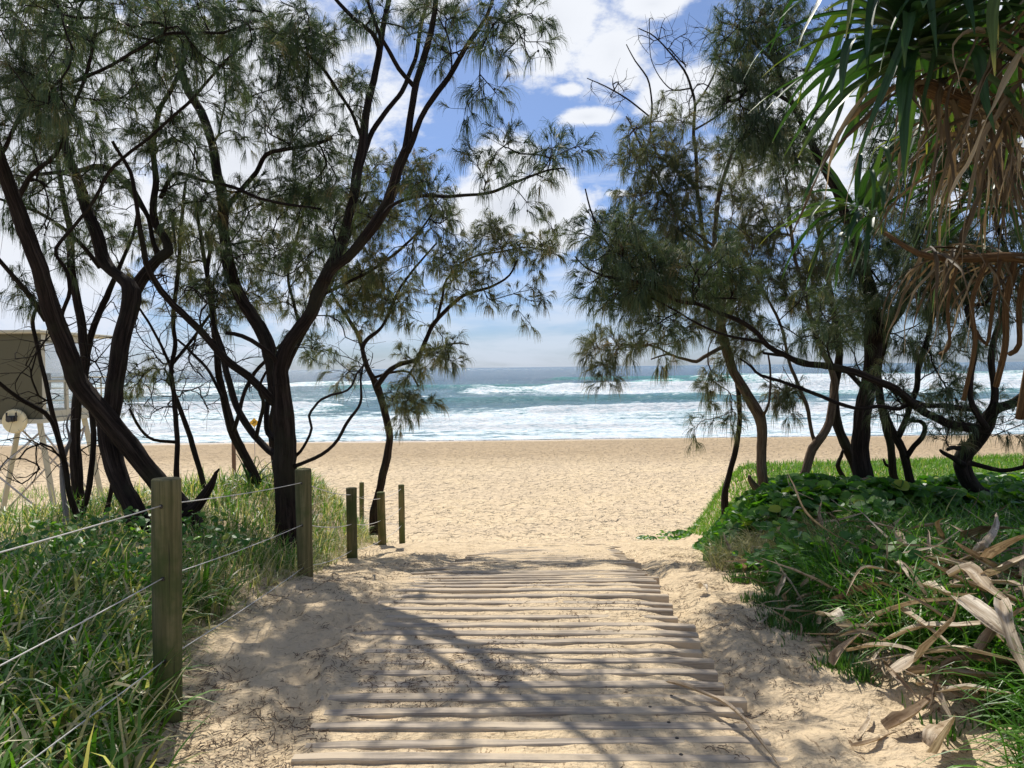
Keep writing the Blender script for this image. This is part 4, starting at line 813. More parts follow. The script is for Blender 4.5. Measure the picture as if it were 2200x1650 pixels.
tree('slim black trunk standing just left of the thick dark right trunk', [
    (10.8, 10.5, [(1848, 1040, 24), (1835, 1000, 24), (1820, 960, 24), (1806, 925, 23), (1797, 890, 22), (1793, 840, 21), (1800, 790, 20), (1803, 740, 18), (1795, 680, 15), (1780, 600, 12), (1760, 500, 10), (1740, 400, 8)]),
    (10.7, 10.5, [(1812, 1026, 12), (1800, 1000, 11), (1808, 980, 9), (1812, 968, 7)])],
    [(1780, 480, 90, 90, 10.6, .5, 34), (1700, 300, 80, 90, 10.6, .5, 34), (1640, 220, 60, 60, 10.6, .5, 26), (1800, 620, 90, 60, 10.6, .5, 26), (1580, 330, 60, 60, 10.6, .4, 22), (1560, 470, 60, 60, 10.4, .5, 22), (1840, 760, 60, 60, 10.6, .5, 12, .3)], 34, None, None, M_NEEDL)
tree('thickest black trunk on the right, rising from broad leaved vines', [
    (8.4, 8.0, [(1876, 1118, 58), (1864, 1060, 48), (1852, 1000, 45), (1848, 950, 44), (1855, 890, 42), (1867, 825, 40), (1877, 770, 40), (1882, 715, 44), (1876, 660, 36), (1862, 600, 30), (1840, 520, 26), (1800, 420, 22), (1750, 320, 18), (1700, 220, 14), (1660, 120, 11), (1640, 20, 8)]),
    (8.1, 7.6, [(1884, 730, 34), (1905, 700, 30), (1930, 670, 26), (1960, 620, 22), (2000, 560, 18), (2040, 480, 14), (2080, 400, 10)]),
    (8.1, 7.6, [(1870, 850, 14), (1820, 800, 11), (1770, 790, 9), (1700, 770, 8), (1640, 760, 6)]),
    (7.9, 7.4, [(1700, 220, 11), (1660, 200, 9), (1610, 190, 7), (1560, 210, 5)]),
    (7.9, 7.4, [(1670, 140, 9), (1630, 100, 8), (1590, 60, 6), (1550, 45, 4)])],
    [(1640, 40, 70, 50, 7.6, .5, 36), (1580, 80, 50, 60, 7.5, .4, 20), (1690, 110, 70, 60, 7.7, .5, 20), (1600, 230, 60, 60, 7.5, .4, 34), (1660, 310, 60, 60, 7.7, .4, 24), (1590, 310, 40, 40, 7.6, .4, 12), (1900, 540, 90, 60, 7.8, .5, 30), (1970, 600, 90, 50, 7.6, .5, 40), (1860, 640, 90, 50, 7.9, .4, 20), (1750, 720, 60, 30, 7.9, .4, 10), (1830, 480, 80, 60, 7.9, .4, 20), (1990, 500, 80, 60, 7.6, .4, 14), (1580, 130, 40, 40, 7.4, .3, 10)], 35)
tree('knotted dark stem behind the thickest right trunk, its top hidden in foliage', [
    (10.2, 9.6, [(1926, 1055, 20), (1917, 1010, 19), (1915, 960, 18), (1903, 910, 18), (1890, 860, 16), (1888, 800, 15), (1905, 730, 13), (1930, 650, 11), (1950, 560, 9)]),
    (10.2, 10.2, [(1916, 1003, 9), (1903, 998, 7), (1898, 985, 5)])],
    [(1930, 700, 70, 60, 9.7, .5, 18, .2), (1960, 520, 80, 70, 9.7, .5, 22), (1870, 420, 70, 60, 9.7, .4, 16), (2020, 700, 80, 60, 9.7, .5, 16, .3), (1940, 850, 60, 60, 9.8, .4, 10, .8)], 36)
tree('angular dark stem with an elbowed side branch, right of the thickest trunk', [
    (9.4, 9.2, [(1970, 1085, 24), (1960, 1045, 22), (1950, 1005, 21), (1940, 970, 20), (1925, 940, 19), (1908, 905, 17), (1895, 870, 15), (1888, 820, 13), (1885, 760, 11), (1900, 680, 9)]),
    (9.3, 9.1, [(1948, 982, 15), (1965, 958, 13), (1983, 940, 12), (1990, 918, 11), (1978, 906, 10), (1958, 903, 9), (1950, 890, 7)]),
    (9.3, 9.0, [(1930, 938, 17), (1948, 900, 15), (1958, 870, 15), (1970, 836, 14), (1975, 789, 14), (1982, 750, 13), (1993, 715, 12), (2015, 650, 10), (2040, 570, 8)])],
    [(2040, 650, 80, 50, 9, .5, 26), (1990, 780, 60, 60, 9.1, .4, 12, .5), (2060, 560, 70, 50, 9, .5, 16), (2030, 850, 70, 50, 9, .4, 14, .4), (2060, 790, 60, 60, 9, .4, 14, .4)], 37)
DEN = .76
tree('bent black tree at far right with long limbs sweeping left over the vines', [
    (8.0, 7.4, [(2152, 1090, 50), (2128, 1072, 48), (2095, 1050, 47), (2072, 1018, 46), (2068, 985, 44), (2088, 958, 42), (2106, 935, 42), (2120, 905, 40), (2132, 880, 36), (2165, 868, 30), (2210, 840, 26), (2260, 780, 22), (2280, 700, 18)]),
    (7.5, 6.2, [(2118, 922, 26), (2090, 918, 24), (2050, 911, 22), (2025, 904, 21), (2003, 895, 20), (1980, 880, 20), (1959, 864, 20), (1935, 842, 20), (1912, 828, 20), (1880, 815, 20), (1853, 805, 19), (1820, 796, 18), (1794, 789, 17), (1750, 784, 15), (1715, 777, 14), (1684, 761, 13), (1652, 742, 13), (1635, 725, 12), (1621, 710, 12), (1595, 692, 12), (1569, 679, 11), (1538, 667, 10), (1500, 652, 9), (1452, 645, 8), (1417, 625, 8), (1373, 606, 7), (1335, 600, 6), (1298, 594, 6), (1260, 575, 4), (1232, 548, 3)]),
    (7.5, 6.8, [(2098, 880, 14), (2060, 876, 13), (2030, 872, 13), (1990, 872, 12), (1960, 860, 12), (1930, 876, 11), (1888, 872, 10), (1860, 876, 10), (1833, 876, 9), (1794, 864, 9), (1765, 852, 9), (1735, 840, 9), (1705, 828, 8), (1676, 817, 8), (1636, 805, 7), (1615, 790, 5), (1590, 770, 4)]),
    (7.4, 7.2, [(2070, 1000, 16), (2050, 985, 13), (2030, 974, 10), (2022, 968, 6)]),
    (7.5, 6.9, [(2080, 965, 14), (2050, 962, 11), (2035, 966, 8)]),
    (7.4, 6.7, [(2085, 995, 14), (2110, 1002, 12), (2148, 1010, 11), (2175, 1008, 10), (2215, 1000, 10)]),
    (7.4, 7.4, [(2130, 890, 20), (2138, 840, 18), (2130, 780, 16), (2140, 720, 15), (2160, 650, 13), (2170, 570, 11), (2140, 480, 10), (2110, 380, 8), (2060, 260, 7), (2000, 150, 5)]),
    (6.5, 6.4, [(1420, 628, 6), (1370, 560, 5), (1310, 530, 5), (1285, 490, 5), (1268, 450, 4), (1258, 405, 3)]),
    (6.5, 6.3, [(1640, 735, 8), (1560, 720, 6), (1500, 695, 5), (1440, 660, 4), (1400, 640, 3)]),
    (7.2, 7.2, [(2120, 920, 18), (2090, 870, 14), (2085, 800, 13), (2095, 730, 12), (2080, 660, 10)])],
    [(1285, 480, 14, 40, 6.4, .2, 10), (1330, 520, 40, 30, 6.4, .3, 15), (1340, 560, 50, 30, 6.3, .3, 20), (1300, 600, 30, 20, 6.3, .2, 9), (1360, 560, 60, 40, 6.5, .3, 22), (1340, 620, 50, 20, 6.5, .3, 10), (1430, 590, 70, 40, 6.6, .3, 24), (1500, 620, 70, 40, 6.7, .3, 18), (1320, 625, 20, 20, 6.4, .2, 4), (1400, 680, 50, 25, 6.6, .3, 9), (1560, 600, 60, 50, 6.8, .3, 16), (1700, 700, 80, 40, 7, .3, 13, .3), (1800, 740, 60, 30, 7.1, .3, 10, .3), (2120, 560, 90, 60, 7.3, .4, 34), (2170, 640, 60, 60, 7.2, .4, 24), (2060, 600, 80, 50, 7.3, .4, 24), (2100, 700, 80, 60, 7.3, .4, 14, .4), (2150, 900, 60, 40, 7.2, .4, 12, .3), (2060, 900, 60, 50, 7.4, .4, 14, .6), (1900, 860, 90, 40, 7.3, .3, 12, .8), (1990, 560, 60, 40, 7.3, .3, 14), (2110, 250, 120, 180, 7.2, .5, 110), (1960, 330, 90, 110, 7.2, .5, 60), (2180, 430, 70, 90, 7.2, .5, 26), (1900, 60, 120, 70, 7.4, .5, 20)], 38)

# ------------------------------------------------------------------ pandanus (screw pine) at upper right
RAG = .0
def straps(P, wid, fold, tone, tip=.5, mb=None, r=None, twist=None):
    """one folded strap leaf along points P (K,3): V section of five points"""
    P = crom(P, .05); K = len(P); t = norm(np.gradient(P, axis=0)); up = np.array([0, 0, 1.0])
    s0 = norm(np.cross(t, up + np.array([.01, .02, 0]))); 
    for i in range(1, K):
        if s0[i] @ s0[i - 1] < 0: s0[i] *= -1
        s0[i] = norm(s0[i - 1] * .75 + s0[i] * .25 - t[i] * ((s0[i - 1] * .75 + s0[i] * .25) @ t[i]))
    if twist is not None:
        nn = np.cross(s0, t); a = np.linspace(0, twist, K)[:, None]; s0 = s0 * np.cos(a) + nn * np.sin(a)
    nn = norm(np.cross(s0, t)); x = np.linspace(0, 1, K)
    w_ = wid * (1 - x ** 2.2 * (1 - .06)) * (.75 + .25 * np.minimum(1, x * 8)); w_ = w_ * (1 + .06 * np.sin(x * 23 + P[0, 0] * 9) + RAG * fbm(x * 9 + P[0, 0] * 31, x * 0 + P[0, 1] * 17, 3) * 2)
    o = np.array([-.5, -.25, 0, .25, .5]); h = np.array([1, .55, 0, .55, 1]) * fold
    v = P[:, None] + s0[:, None] * (o[None, :, None] * w_[:, None, None]) + nn[:, None] * (h[None, :, None] * w_[:, None, None])
    b = np.arange(K - 1)[:, None] * 5 + np.arange(4)[None]; q = np.stack([b, b + 1, b + 6, b + 5], -1).reshape(-1, 4)
    if RAG: v = v + np.stack([fbm(v[..., 0] * 14 + 50 * a, v[..., 1] * 14 + v[..., 2] * 11 + 9 * a, 3) for a in range(3)], -1) * .05 * RAG
    tn = np.repeat(tone + (x > .8) * (x - .8) * tip * 3, 5)
    uv = np.stack([np.tile(o, K) * wid, np.zeros(K * 5), np.repeat(x, 5)], 1)
    return v.reshape(-1, 3), q, np.clip(tn, 0, 1), uv
class LB:
    def __init__(s): s.v = []; s.q = []; s.t = []; s.u = []; s.k = 0
    def add(s, a): v, q, t, u_ = a; s.v.append(v); s.q.append(q + s.k); s.t.append(t); s.u.append(u_); s.k += len(v)
    def build(s, name, m, parent=None): return mesh_obj(name, np.concatenate(s.v), np.concatenate(s.q), m, parent, True, {'tone': np.concatenate(s.t)}, np.concatenate(s.u))
def droop_leaf(b, d, L, stiff, r, wav_=.05):
    """centre line of a strap leaf leaving b along d, bending over under its weight"""
    n = 9; p = [np.array(b, float)]; d = norm(np.array(d, float))
    kink = r.random() < .45; kp = r.uniform(.35, .65)
    for i in range(n):
        x = i / n; g = (.10 + .55 * x) / stiff * (1 if d[2] > -.9 else .2)
        if kink and abs(x - kp) < .07: g += 1.5
        d = norm(d + np.array([0, 0, -1]) * g + r.normal(size=3) * wav_); p.append(p[-1] + d * L / n)
    return np.array(p)
def rosette(parent, c, axis, n, L, wid, r, name='crown', lo=-.4, st=(.9, 2.6)):
    lb = LB(); ax = norm(np.array(axis, float)); a_ = norm(np.cross(ax, [0, 1, .2])); b_ = np.cross(ax, a_)
    for k in range(n):
        ph = k * 2.39996 + r.normal() * .1; e = k / n; th = (1.62 - lo * .5) - e * 1.25 + r.normal() * .10
        d = ax * math.cos(th) + (a_ * math.cos(ph) + b_ * math.sin(ph)) * math.sin(th)
        s0_ = c + ax * (.02 + .20 * e) + d * .03
        lb.add(straps(droop_leaf(s0_, d, L * r.uniform(.75, 1.12), r.uniform(*st), r), wid * r.uniform(.8, 1.15), .22, r.beta(2, 3), .55, twist=r.normal() * .5))
    return lb.build(name, M_PAN, parent)
def skirt(parent, pts, n, L0, L1, wid, r, out=.5, name='dead_leaves'):
    lb = LB(); q = crom(pts, .04)
    for k in range(n):
        b = q[r.integers(len(q))] + r.normal(size=3) * .03; a = r.uniform(0, 2 * math.pi)
        d = norm(np.array([math.cos(a) * out, math.sin(a) * out, r.uniform(-.7, .35)]))
        lb.add(straps(droop_leaf(b, d, r.uniform(L0, L1), r.uniform(.4, 1.8), r, .12), wid * r.uniform(.45, 1.1), r.uniform(.15, .6), r.beta(1.1, 1.9), .3, twist=r.normal() * 2.2))
    return lb.build(name, M_PAND, parent)
r = np.random.default_rng(77)
pt = at(2330, 1330, 3.5)
pa = empty('pandanus_tree', (pt[0], pt[1], terrain(pt[0], pt[1])), 'screw pine with strap leaves and brown dead leaf skirt overhanging the top right', 'tree')
mb = MB()
main = [(pt[0], pt[1], float(terrain(pt[0], pt[1])) - .2), at(2380, 900, 3.7), at(2400, 520, 3.7), at(2330, 350, 3.6), at(2200, 262, 3.5), at(2080, 222, 3.35), at(1985, 185, 3.25)]
mb.tube(crom(np.array(main), .06), np.linspace(.11, .035, len(crom(np.array(main), .06))), 14, True, .10, 3)
b2 = [at(2400, 560, 3.75), at(2330, 500, 3.6), at(2260, 420, 3.3), at(2240, 200, 3.1), at(2230, 60, 3.0)]
mb.tube(crom(np.array(b2), .06), .05, 12, True, .1, 4)
b3 = [at(2390, 700, 3.75), at(2290, 580, 3.9), at(2180, 553, 4.0), at(2060, 556, 4.1), at(1975, 545, 4.15), at(1900, 500, 4.2)]
mb.tube(crom(np.array(b3), .06), np.linspace(.042, .010, len(crom(np.array(b3), .06))), 12, True, .1, 5)
mb.build('trunk', M_PANB, pa, True)
RAG = .10
rosette(pa, at(1965, 135, 3.2), (-.12, -.10, 1), 80, .70, .062, r, st=(1.3, 6))
rosette(pa, at(2230, -20, 2.9), (0, 0, 1), 40, .9, .065, r, st=(1.2, 4))
rosette(pa, at(1890, 470, 4.6), (-.9, .1, .5), 26, .58, .046, r, lo=-.2, st=(1.2, 5))
rosette(pa, at(2050, 330, 4.8), (-.2, .3, 1), 40, .8, .050, r, st=(1, 4))
rosette(pa, at(2160, 150, 4.6), (-.3, -.2, 1), 40, .9, .055, r, st=(1, 4))
rosette(pa, at(2120, 470, 5.0), (-.5, -.2, 1), 34, .7, .045, r, st=(1, 4))
RAG = .28
skirt(pa, [at(1960, 165, 3.2), at(2080, 215, 3.3), at(2200, 255, 3.45)], 44, .25, .80, .030, r, .9)
skirt(pa, [at(2130, 90, 3.1), at(2230, 60, 3.0), at(2240, 260, 3.1)], 40, .5, 1.05, .026, r, .9)
skirt(pa, [at(1990, 540, 4.2), at(2100, 550, 4.2), at(2300, 570, 4.0)], 60, .25, .75, .024, r, 1.0)
skirt(pa, [at(2000, 250, 4.3), at(2100, 300, 4.3), at(2200, 350, 4.3)], 70, .4, 1.0, .026, r, 1.0)
RAG = .0
mb = MB()
for (x0, x1, y1, w_) in ((2250, 2190, 900, .022), (2180, 2140, 830, .016), (2290, 2210, 1000, .028), (2120, 2070, 860, .012), (2210, 2170, 760, .014), (2060, 2020, 760, .009), (2150, 2090, 700, .010)):
    mb.tube(crom(np.array([at(x0, 560, 4.0), at(x0 - 20 + r.normal() * 12, 650, 4.05), at((x0 + x1) / 2, 740, 4.1), at(x1, y1, 4.2)]), .05), w_, 8, True, .08, x0)
mb.build('prop_roots', M_PANB, pa, True)
# seedling among the dune grass on the left
c = at(540, 1085, 9.4); sp = empty('pandanus_seedling', (c[0], c[1], terrain(c[0], c[1])), 'small blue green spiky screw pine seedling in the dune grass', 'plant')
lb = LB(); cc = np.array([c[0], c[1], float(terrain(c[0], c[1]))])
for k in range(30):
    a = k * 2.4; th = r.uniform(.1, 1.15); lb.add(straps(droop_leaf(cc + [0, 0, .05], (math.cos(a) * math.sin(th), math.sin(a) * math.sin(th), math.cos(th)), r.uniform(.4, .72), r.uniform(1.6, 3), r, .02), .035, .25, r.beta(2, 3), .2))
lb.build('leaves', M_PAN, sp)

# ------------------------------------------------------------------ fallen dead leaves (each one a thing)
RAG = .22
def fallen(pts, wid, label, tone=.6, fold=.25, twist=.0, group='fallen screw pine leaves'):
    """pts: (px, py, height above ground)"""
    C = []
    for (px, py, h) in pts:
        h = max(.015, h - .07 * (h > .1))
        d = 3.5
        for _ in range(25):
            p = at(px, py, d); g = float(terrain(p[0], p[1], False)) + h; k = (ZC - g) / max(1e-3, (ZC - p[2]) / d); d = .5 * d + .5 * min(k, 14)
        p = at(px, py, d); C.append(p)
    v, q, tn, uv = straps(np.array(C), wid, fold, tone, .1, twist=twist)
    cen = v.mean(0); lb = LB(); lb.add((v, q, tn, uv)); o = lb.build('fallen_leaf', M_FALL, None)
    me = o.data; me.transform(Matrix.Translation(-Vector(cen))); o.location = cen
    return tag(o, label, 'leaf', group)
fallen([(1432, 1466, .05), (1480, 1480, .06), (1530, 1500, .07), (1580, 1530, .08), (1612, 1568, .06), (1640, 1605, .05), (1668, 1640, .03), (1690, 1670, .02)], 0.040, 'long thin curved dead leaf lying across the plank ends', .55, .4, .8)
fallen([(1790, 1303, .16), (1850, 1268, .28), (1895, 1256, .32), (1925, 1270, .26)], 0.080, 'dark grey arched dead leaf, uppermost left of the fallen leaves', .15, .4, .3)
fallen([(1768, 1325, .20), (1790, 1318, .26), (1810, 1340, .22), (1850, 1352, .14)], 0.102, 'short pale curled dead leaf with a hooked end in the grass', .9, .2, -.6)
fallen([(1790, 1430, .12), (1815, 1395, .18), (1850, 1360, .25)], 0.058, 'narrow brown folded leaf standing up from the succulents', .4, .5, .2)
fallen([(1925, 1445, .20), (1970, 1420, .24), (2010, 1375, .36), (2050, 1330, .42), (2060, 1270, .52)], 0.123, 'wide tan leaf bending upright in the middle of the leaf pile', .6, .2, .9)
fallen([(1950, 1450, .18), (2030, 1448, .20), (2110, 1455, .22), (2200, 1440, .25)], 0.087, 'low flat tan leaf running level at the bottom of the pile', .7, .35, .2)
fallen([(1990, 1405, .25), (2060, 1398, .30), (2130, 1410, .33), (2210, 1425, .32)], 0.116, 'bright broad leaf above the lowest one, ragged at its tip', .9, .2, .5)
fallen([(1980, 1255, .35), (2040, 1280, .38), (2100, 1275, .40), (2030, 1272, .38)][:3], 0.102, 'short tan leaf crossing the top of the pile', .7, .25, .4)
fallen([(2060, 1285, .48), (2120, 1330, .44), (2170, 1365, .40), (2220, 1385, .38)], 0.123, 'broad pale leaf slanting down right across the pile', .85, .2, -.5)
fallen([(2100, 1330, .36), (2150, 1375, .30), (2190, 1410, .27), (2215, 1420, .26)], 0.072, 'grey spotted narrow leaf below the broad slanting one', .35, .35, .3)
fallen([(1905, 1195, .30), (1930, 1215, .36), (1950, 1240, .34), (1975, 1262, .28)], 0.072, 'pointed cream leaf sticking up left of the pile', .8, .4, .6)
fallen([(2130, 1200, .55), (2165, 1175, .62), (2210, 1150, .65)], 0.160, 'wide brown leaf half raised at the right edge', .45, .15, .2)
fallen([(2090, 1200, .40), (2110, 1170, .50), (2135, 1130, .55), (2140, 1100, .55)], 0.058, 'thin curved leaf rising beside the wide brown leaf', .7, .4, .5)
fallen([(2120, 1240, .45), (2160, 1225, .50), (2210, 1190, .55)], 0.102, 'tan leaf under the raised brown leaf', .75, .3, -.4)
fallen([(1850, 1165, .25), (1900, 1160, .25), (1950, 1150, .28)], 0.087, 'brown leaf lying below the vine leaves', .3, .2, .3)
fallen([(2085, 1160, .35), (2130, 1140, .45), (2190, 1135, .5)], 0.174, 'big dull brown leaf in the shade at the right edge', .2, .2, .1)
fallen([(1905, 1570, .04), (1955, 1545, .06), (1995, 1510, .08), (2020, 1480, .10)], 0.072, 'weathered grey leaf on the sand below the pile', .25, .5, .4)
fallen([(1830, 1605, .02), (1880, 1595, .03), (1930, 1570, .04)], 0.032, 'straw thin strip of leaf on the sand at lower right', .4, .4, .5)
fallen([(1535, 1320, .02), (1555, 1322, .03), (1575, 1318, .02)], 0.043, 'small pale leaf scrap beside the succulents', .95, .2, .2)
fallen([(1505, 1265, .03), (1512, 1258, .06), (1520, 1272, .03)], 0.072, 'tiny bleached leaf scrap on the sand right of the planks', .95, .3, .6)
fallen([(2012, 1620, .05), (2030, 1590, .10), (2045, 1560, .14), (2055, 1540, .12)], 0.131, 'curled broken leaf base at the bottom right corner tuft', .75, .5, .8)
fallen([(1840, 1590, .02), (1862, 1560, .03), (1868, 1525, .03)], 0.029, 'short upright straw on the sand', .8, .4, .5)
fallen([(2110, 1400, .30), (2160, 1340, .40), (2215, 1300, .45)], 0.087, 'brown twisted leaf behind the slanting one', .3, .4, .9)
fallen([(2040, 1240, .42), (2080, 1225, .46), (2120, 1260, .44), (2180, 1300, .42)], 0.080, 'tan creased leaf topping the right part of the pile', .6, .4, -.9)

fallen([(1870, 1330, .22), (1960, 1300, .34), (2060, 1290, .40), (2150, 1310, .40)], .060, 'long pale strip crossing behind the upright tan leaf', .8, .35, .4)
fallen([(1900, 1380, .22), (1980, 1350, .32), (2080, 1345, .36), (2190, 1330, .42)], .070, 'long straw leaf running right through the middle of the pile', .7, .3, -.4)
fallen([(2010, 1490, .18), (2080, 1480, .22), (2150, 1490, .24), (2230, 1500, .26)], .055, 'pale leaf strip below the low flat tan leaf', .85, .35, .3)
fallen([(2000, 1200, .36), (2060, 1215, .40), (2130, 1250, .42), (2210, 1260, .48)], .065, 'bleached leaf lying right above the pile in the grass', .9, .3, .5)
fallen([(1820, 1400, .14), (1880, 1390, .22), (1950, 1395, .26), (2010, 1420, .24)], .045, 'narrow straw leaf bridging the left end of the pile', .65, .4, -.5)
fallen([(1930, 1310, .30), (1985, 1345, .34), (2040, 1390, .30), (2085, 1440, .24)], .06, 'cream leaf slanting down left of the bright broad leaf', .85, .3, .7)
fallen([(2150, 1290, .50), (2165, 1345, .46), (2185, 1400, .38), (2215, 1470, .30)], .065, 'steep pale leaf sliding down the right end of the pile', .75, .35, -.6)
# ------------------------------------------------------------------ ground cover
def blades(name, xy, L, wid, m, label, r, lean=.55, K=5, stiff=1.0, tone=(2, 3), parentz=0, clump=None, cat='grass', dry=0.0, lift=0.0):
    N = len(xy); z = terrain(xy[:, 0], xy[:, 1], False); L = np.asarray(L) * r.uniform(.55, 1.25, N)
    a = r.uniform(0, 2 * math.pi, N)
    ln = np.abs(r.normal(size=N)) * lean
    dh = np.stack([np.cos(a), np.sin(a), np.zeros(N)], 1)
    if clump is not None: dh = norm(dh * .6 + clump); dh[:, 2] = 0
    d = norm(dh * ln[:, None] + [0, 0, 1.0]); P = [np.stack([xy[:, 0], xy[:, 1], z - .02 + lift], 1)]
    cur = r.uniform(.15, .95, N) / stiff
    for i in range(1, K):
        P.append(P[-1] + d * (L / (K - 1))[:, None]); d = norm(d + dh * (cur * (.25 + .35 * i / K))[:, None] + np.array([0, 0, -1]) * (cur * (.15 + .75 * i / K))[:, None])
    P = np.stack(P, 1); prof = np.sin(np.linspace(.32 * math.pi, math.pi * .985, K)); Wd = np.asarray(wid)[..., None] * r.uniform(.7, 1.2, (N, 1)) * prof[None]
    side = norm(np.cross(dh, [0, 0, 1.0]) + r.normal(size=(N, 3)) * .25)
    v, q = ribbons(P, Wd, side); t = r.beta(*tone, N)
    if dry: t = np.where(r.random(N) < dry, r.uniform(.74, 1, N), t * .72)
    t = np.repeat(t, K * 2)
    return tag(mesh_obj(name, v, q, m, attrs={'tone': t}), label, cat, None, 'stuff')
def scatter(n, x0, x1, y0, y1, r, ok, near=0.0):
    """random points; near>0 packs more of them close by"""
    y = y0 + (y1 - y0) * r.random(n) ** (1 + near); x = r.uniform(x0, x1, n); p = np.stack([x, y], 1); return p[ok(x, y)]
def clumpy(p, r, k, sp): 
    c = p[r.integers(0, len(p), k)]; i = r.integers(0, k, len(p)); q = c[i] + r.normal(size=(len(p), 2)) * sp; return q, norm(np.concatenate([q - c[i], np.zeros((len(p), 1))], 1)) * 1.0
r = np.random.default_rng(99)
okL = lambda s=0.0: (lambda x, y: (x < xl(y) - s - .10 * np.abs(fbm(x * 3, y * 3, 2)) * 4) & (np.abs(x) < y * .80 + 1.0))
p = scatter(13000, -3.9, -1.0, 1.6, 5.2, r, okL(.0)); q, cl = clumpy(p, r, 620, .075); m_ = okL(.02)(q[:, 0], q[:, 1]); 
blades('dune_grass', q[m_], .36, .0205, M_GRASS, 'broad bladed green grass with straw coloured blades around the nearest post', r, .45, 6, 1.0, (2, 3), clump=cl[m_], dry=.36)
p = scatter(30000, -9.5, -1.3, 4.6, 13.5, r, okL(.0), .2); q, cl = clumpy(p, r, 1500, .10); m_ = okL(.02)(q[:, 0], q[:, 1])
blades('dune_grass', q[m_], .30, .0095 * (1 + .07 * (q[m_][:, 1] - 5)), M_GRASS, 'green and dry grass over the dune behind the posts', r, .5, 5, .9, (2, 3), clump=cl[m_], dry=.34)
p = scatter(9000, -3.2, -1.5, 4.0, 15.0, r, lambda x, y: (x < xl(y) + .05) & (x > xl(y) - .8)); 
blades('dry_grass', p, .26, .008, M_DRY, 'dry straw and grass hanging over the sandy edge of the dune', r, .8, 5, .6)
p = scatter(5000, -20, -7.5, 17, 32, r, lambda x, y: fbm(x * .35, y * .3, 3) > .0)
blades('beach_grass', p, .35, .018, M_GRASS, 'thin pale green grass patches on the sand under the tower', r, .4, 4, 1.2, (3, 3), dry=.2)
okR = lambda a, s=0.0: (lambda x, y: (x > xr(y) + s + .12 * np.abs(fbm(x * 2.5, y * 2.5, 2)) * 4) & (np.abs(x) < y * .80 + 1.2))
p = scatter(34000, 1.5, 6.6, 2.2, 7.15, r, lambda x, y: (((x - 2.35) / .75) ** 2 + ((y - 6.75) / .85) ** 2 > 1) & ((x > 2.5) | (y < 5.9)) & okR(0, .22)(x, y) & (x > 1.78 + .12 * (y - 3) * (y < 6)), .1); q, cl = clumpy(p, r, 1150, .065)
m_ = okR(0, .15)(q[:, 0], q[:, 1])
blades('strap_grass', q[m_], .46, .0125, M_STRAP, 'dark green arching strap leaved grass on the right bank', r, .35, 7, .85, (2.2, 3), clump=cl[m_], dry=.07)
p = scatter(2600, 2.0, 3.2, 2.0, 3.15, r, lambda x, y: (x > 1.82) & (x - 1.82 > (y - 3.1) * .6)); q, cl = clumpy(p, r, 60, .07)
blades('strap_grass', q, .42, .013, M_STRAP, 'bright tuft of strap grass filling the bottom right corner', r, .4, 7, .8, (3, 2.5), clump=cl, dry=.08)
p = scatter(8000, 1.6, 3.4, 5.6, 7.6, r, lambda x, y: (((x - 2.35) / .62) ** 2 + ((y - 6.75) / .7) ** 2 < 1)); q, cl = clumpy(p, r, 160, .06)
blades('dry_grass', q, .30, .007, M_DRY, 'pale fine tussock grass at the left edge of the right bank', r, .6, 5, .6, (2, 2), clump=cl)
p = scatter(80000, 2.8, 14, 9.6, 18.5, r, lambda x, y: (x > xr(y) + .1 + 1.3 * fbm(x * .8, y * .8, 3)) & (x > 3.2 + .15 * (y - 14)))
blades('short_grass', p, .15, .015, M_LAWN, 'short bright green grass sloping to the beach behind the right trees', r, .7, 4, .9, (2.5, 2.5), dry=.1)
# succulent mat: short fat fingers
p = scatter(70000, 1.35, 3.2, 3.3, 6.2, r, lambda x, y: (x > xr(y) + .02 + .22 * np.abs(fbm(x * 4, y * 4, 3)) * 4) & (x < xr(y) + .85) & (fbm(x * 3, y * 3, 3) > -.09)); q, cl = clumpy(p, r, 3200, .03)
blades('succulent_mat', q, .075, .0105, M_ICE, 'fat fingered creeping succulent at the edge of the sand on the right', r, .5, 4, 2.5, (2, 3), clump=cl, cat='ground cover')
# broad round vine leaves
def round_leaves(name, xy, hts, size, label, r, m):
    N = len(xy); z = terrain(xy[:, 0], xy[:, 1], False) + hts; n = 10; a = np.arange(n) * 2 * math.pi / n
    prof = 1 + .10 * np.cos(a) + .05 * np.cos(3 * a); sz = size * r.uniform(.55, 1.35, N)
    nrm = norm(np.stack([r.normal(size=N) * .42, r.normal(size=N) * .42 - .15, np.ones(N)], 1)); t1 = norm(np.cross(nrm, r.normal(size=(N, 3)))); t2 = np.cross(nrm, t1)
    c = np.stack([xy[:, 0], xy[:, 1], z], 1); rr = (prof * .5)[None] * sz[:, None]
    ring = c[:, None] + t1[:, None] * (np.cos(a)[None] * rr)[..., None] + t2[:, None] * (np.sin(a)[None] * rr)[..., None] + nrm[:, None] * (np.abs(np.sin(a))[None] * rr * .32 - rr * .18 * (np.cos(a)[None] > .9) + rr * .06 * np.sin(5 * a)[None])[..., None]
    v = np.concatenate([c[:, None] - t1[:, None] * 0, ring], 1).reshape(-1, 3); b = np.arange(N)[:, None] * (n + 1); j = np.arange(n)[None]
    f = np.stack([b + 0 * j, b + 1 + j, b + 1 + (j + 1) % n], -1).reshape(-1, 3); t = np.repeat(r.beta(2, 2.6, N), n + 1)
    return tag(mesh_obj(name, v, f, m, attrs={'tone': t}), label, 'vine', None, 'stuff')
def vz(x, y): return .24 * (1 - .7 * sstep(8.4, 9.8, y)) * (1 + 1.6 * fbm(x * 1.3, y * 1.3, 2)) * sstep(0, .5, x - xr(y) + .1)
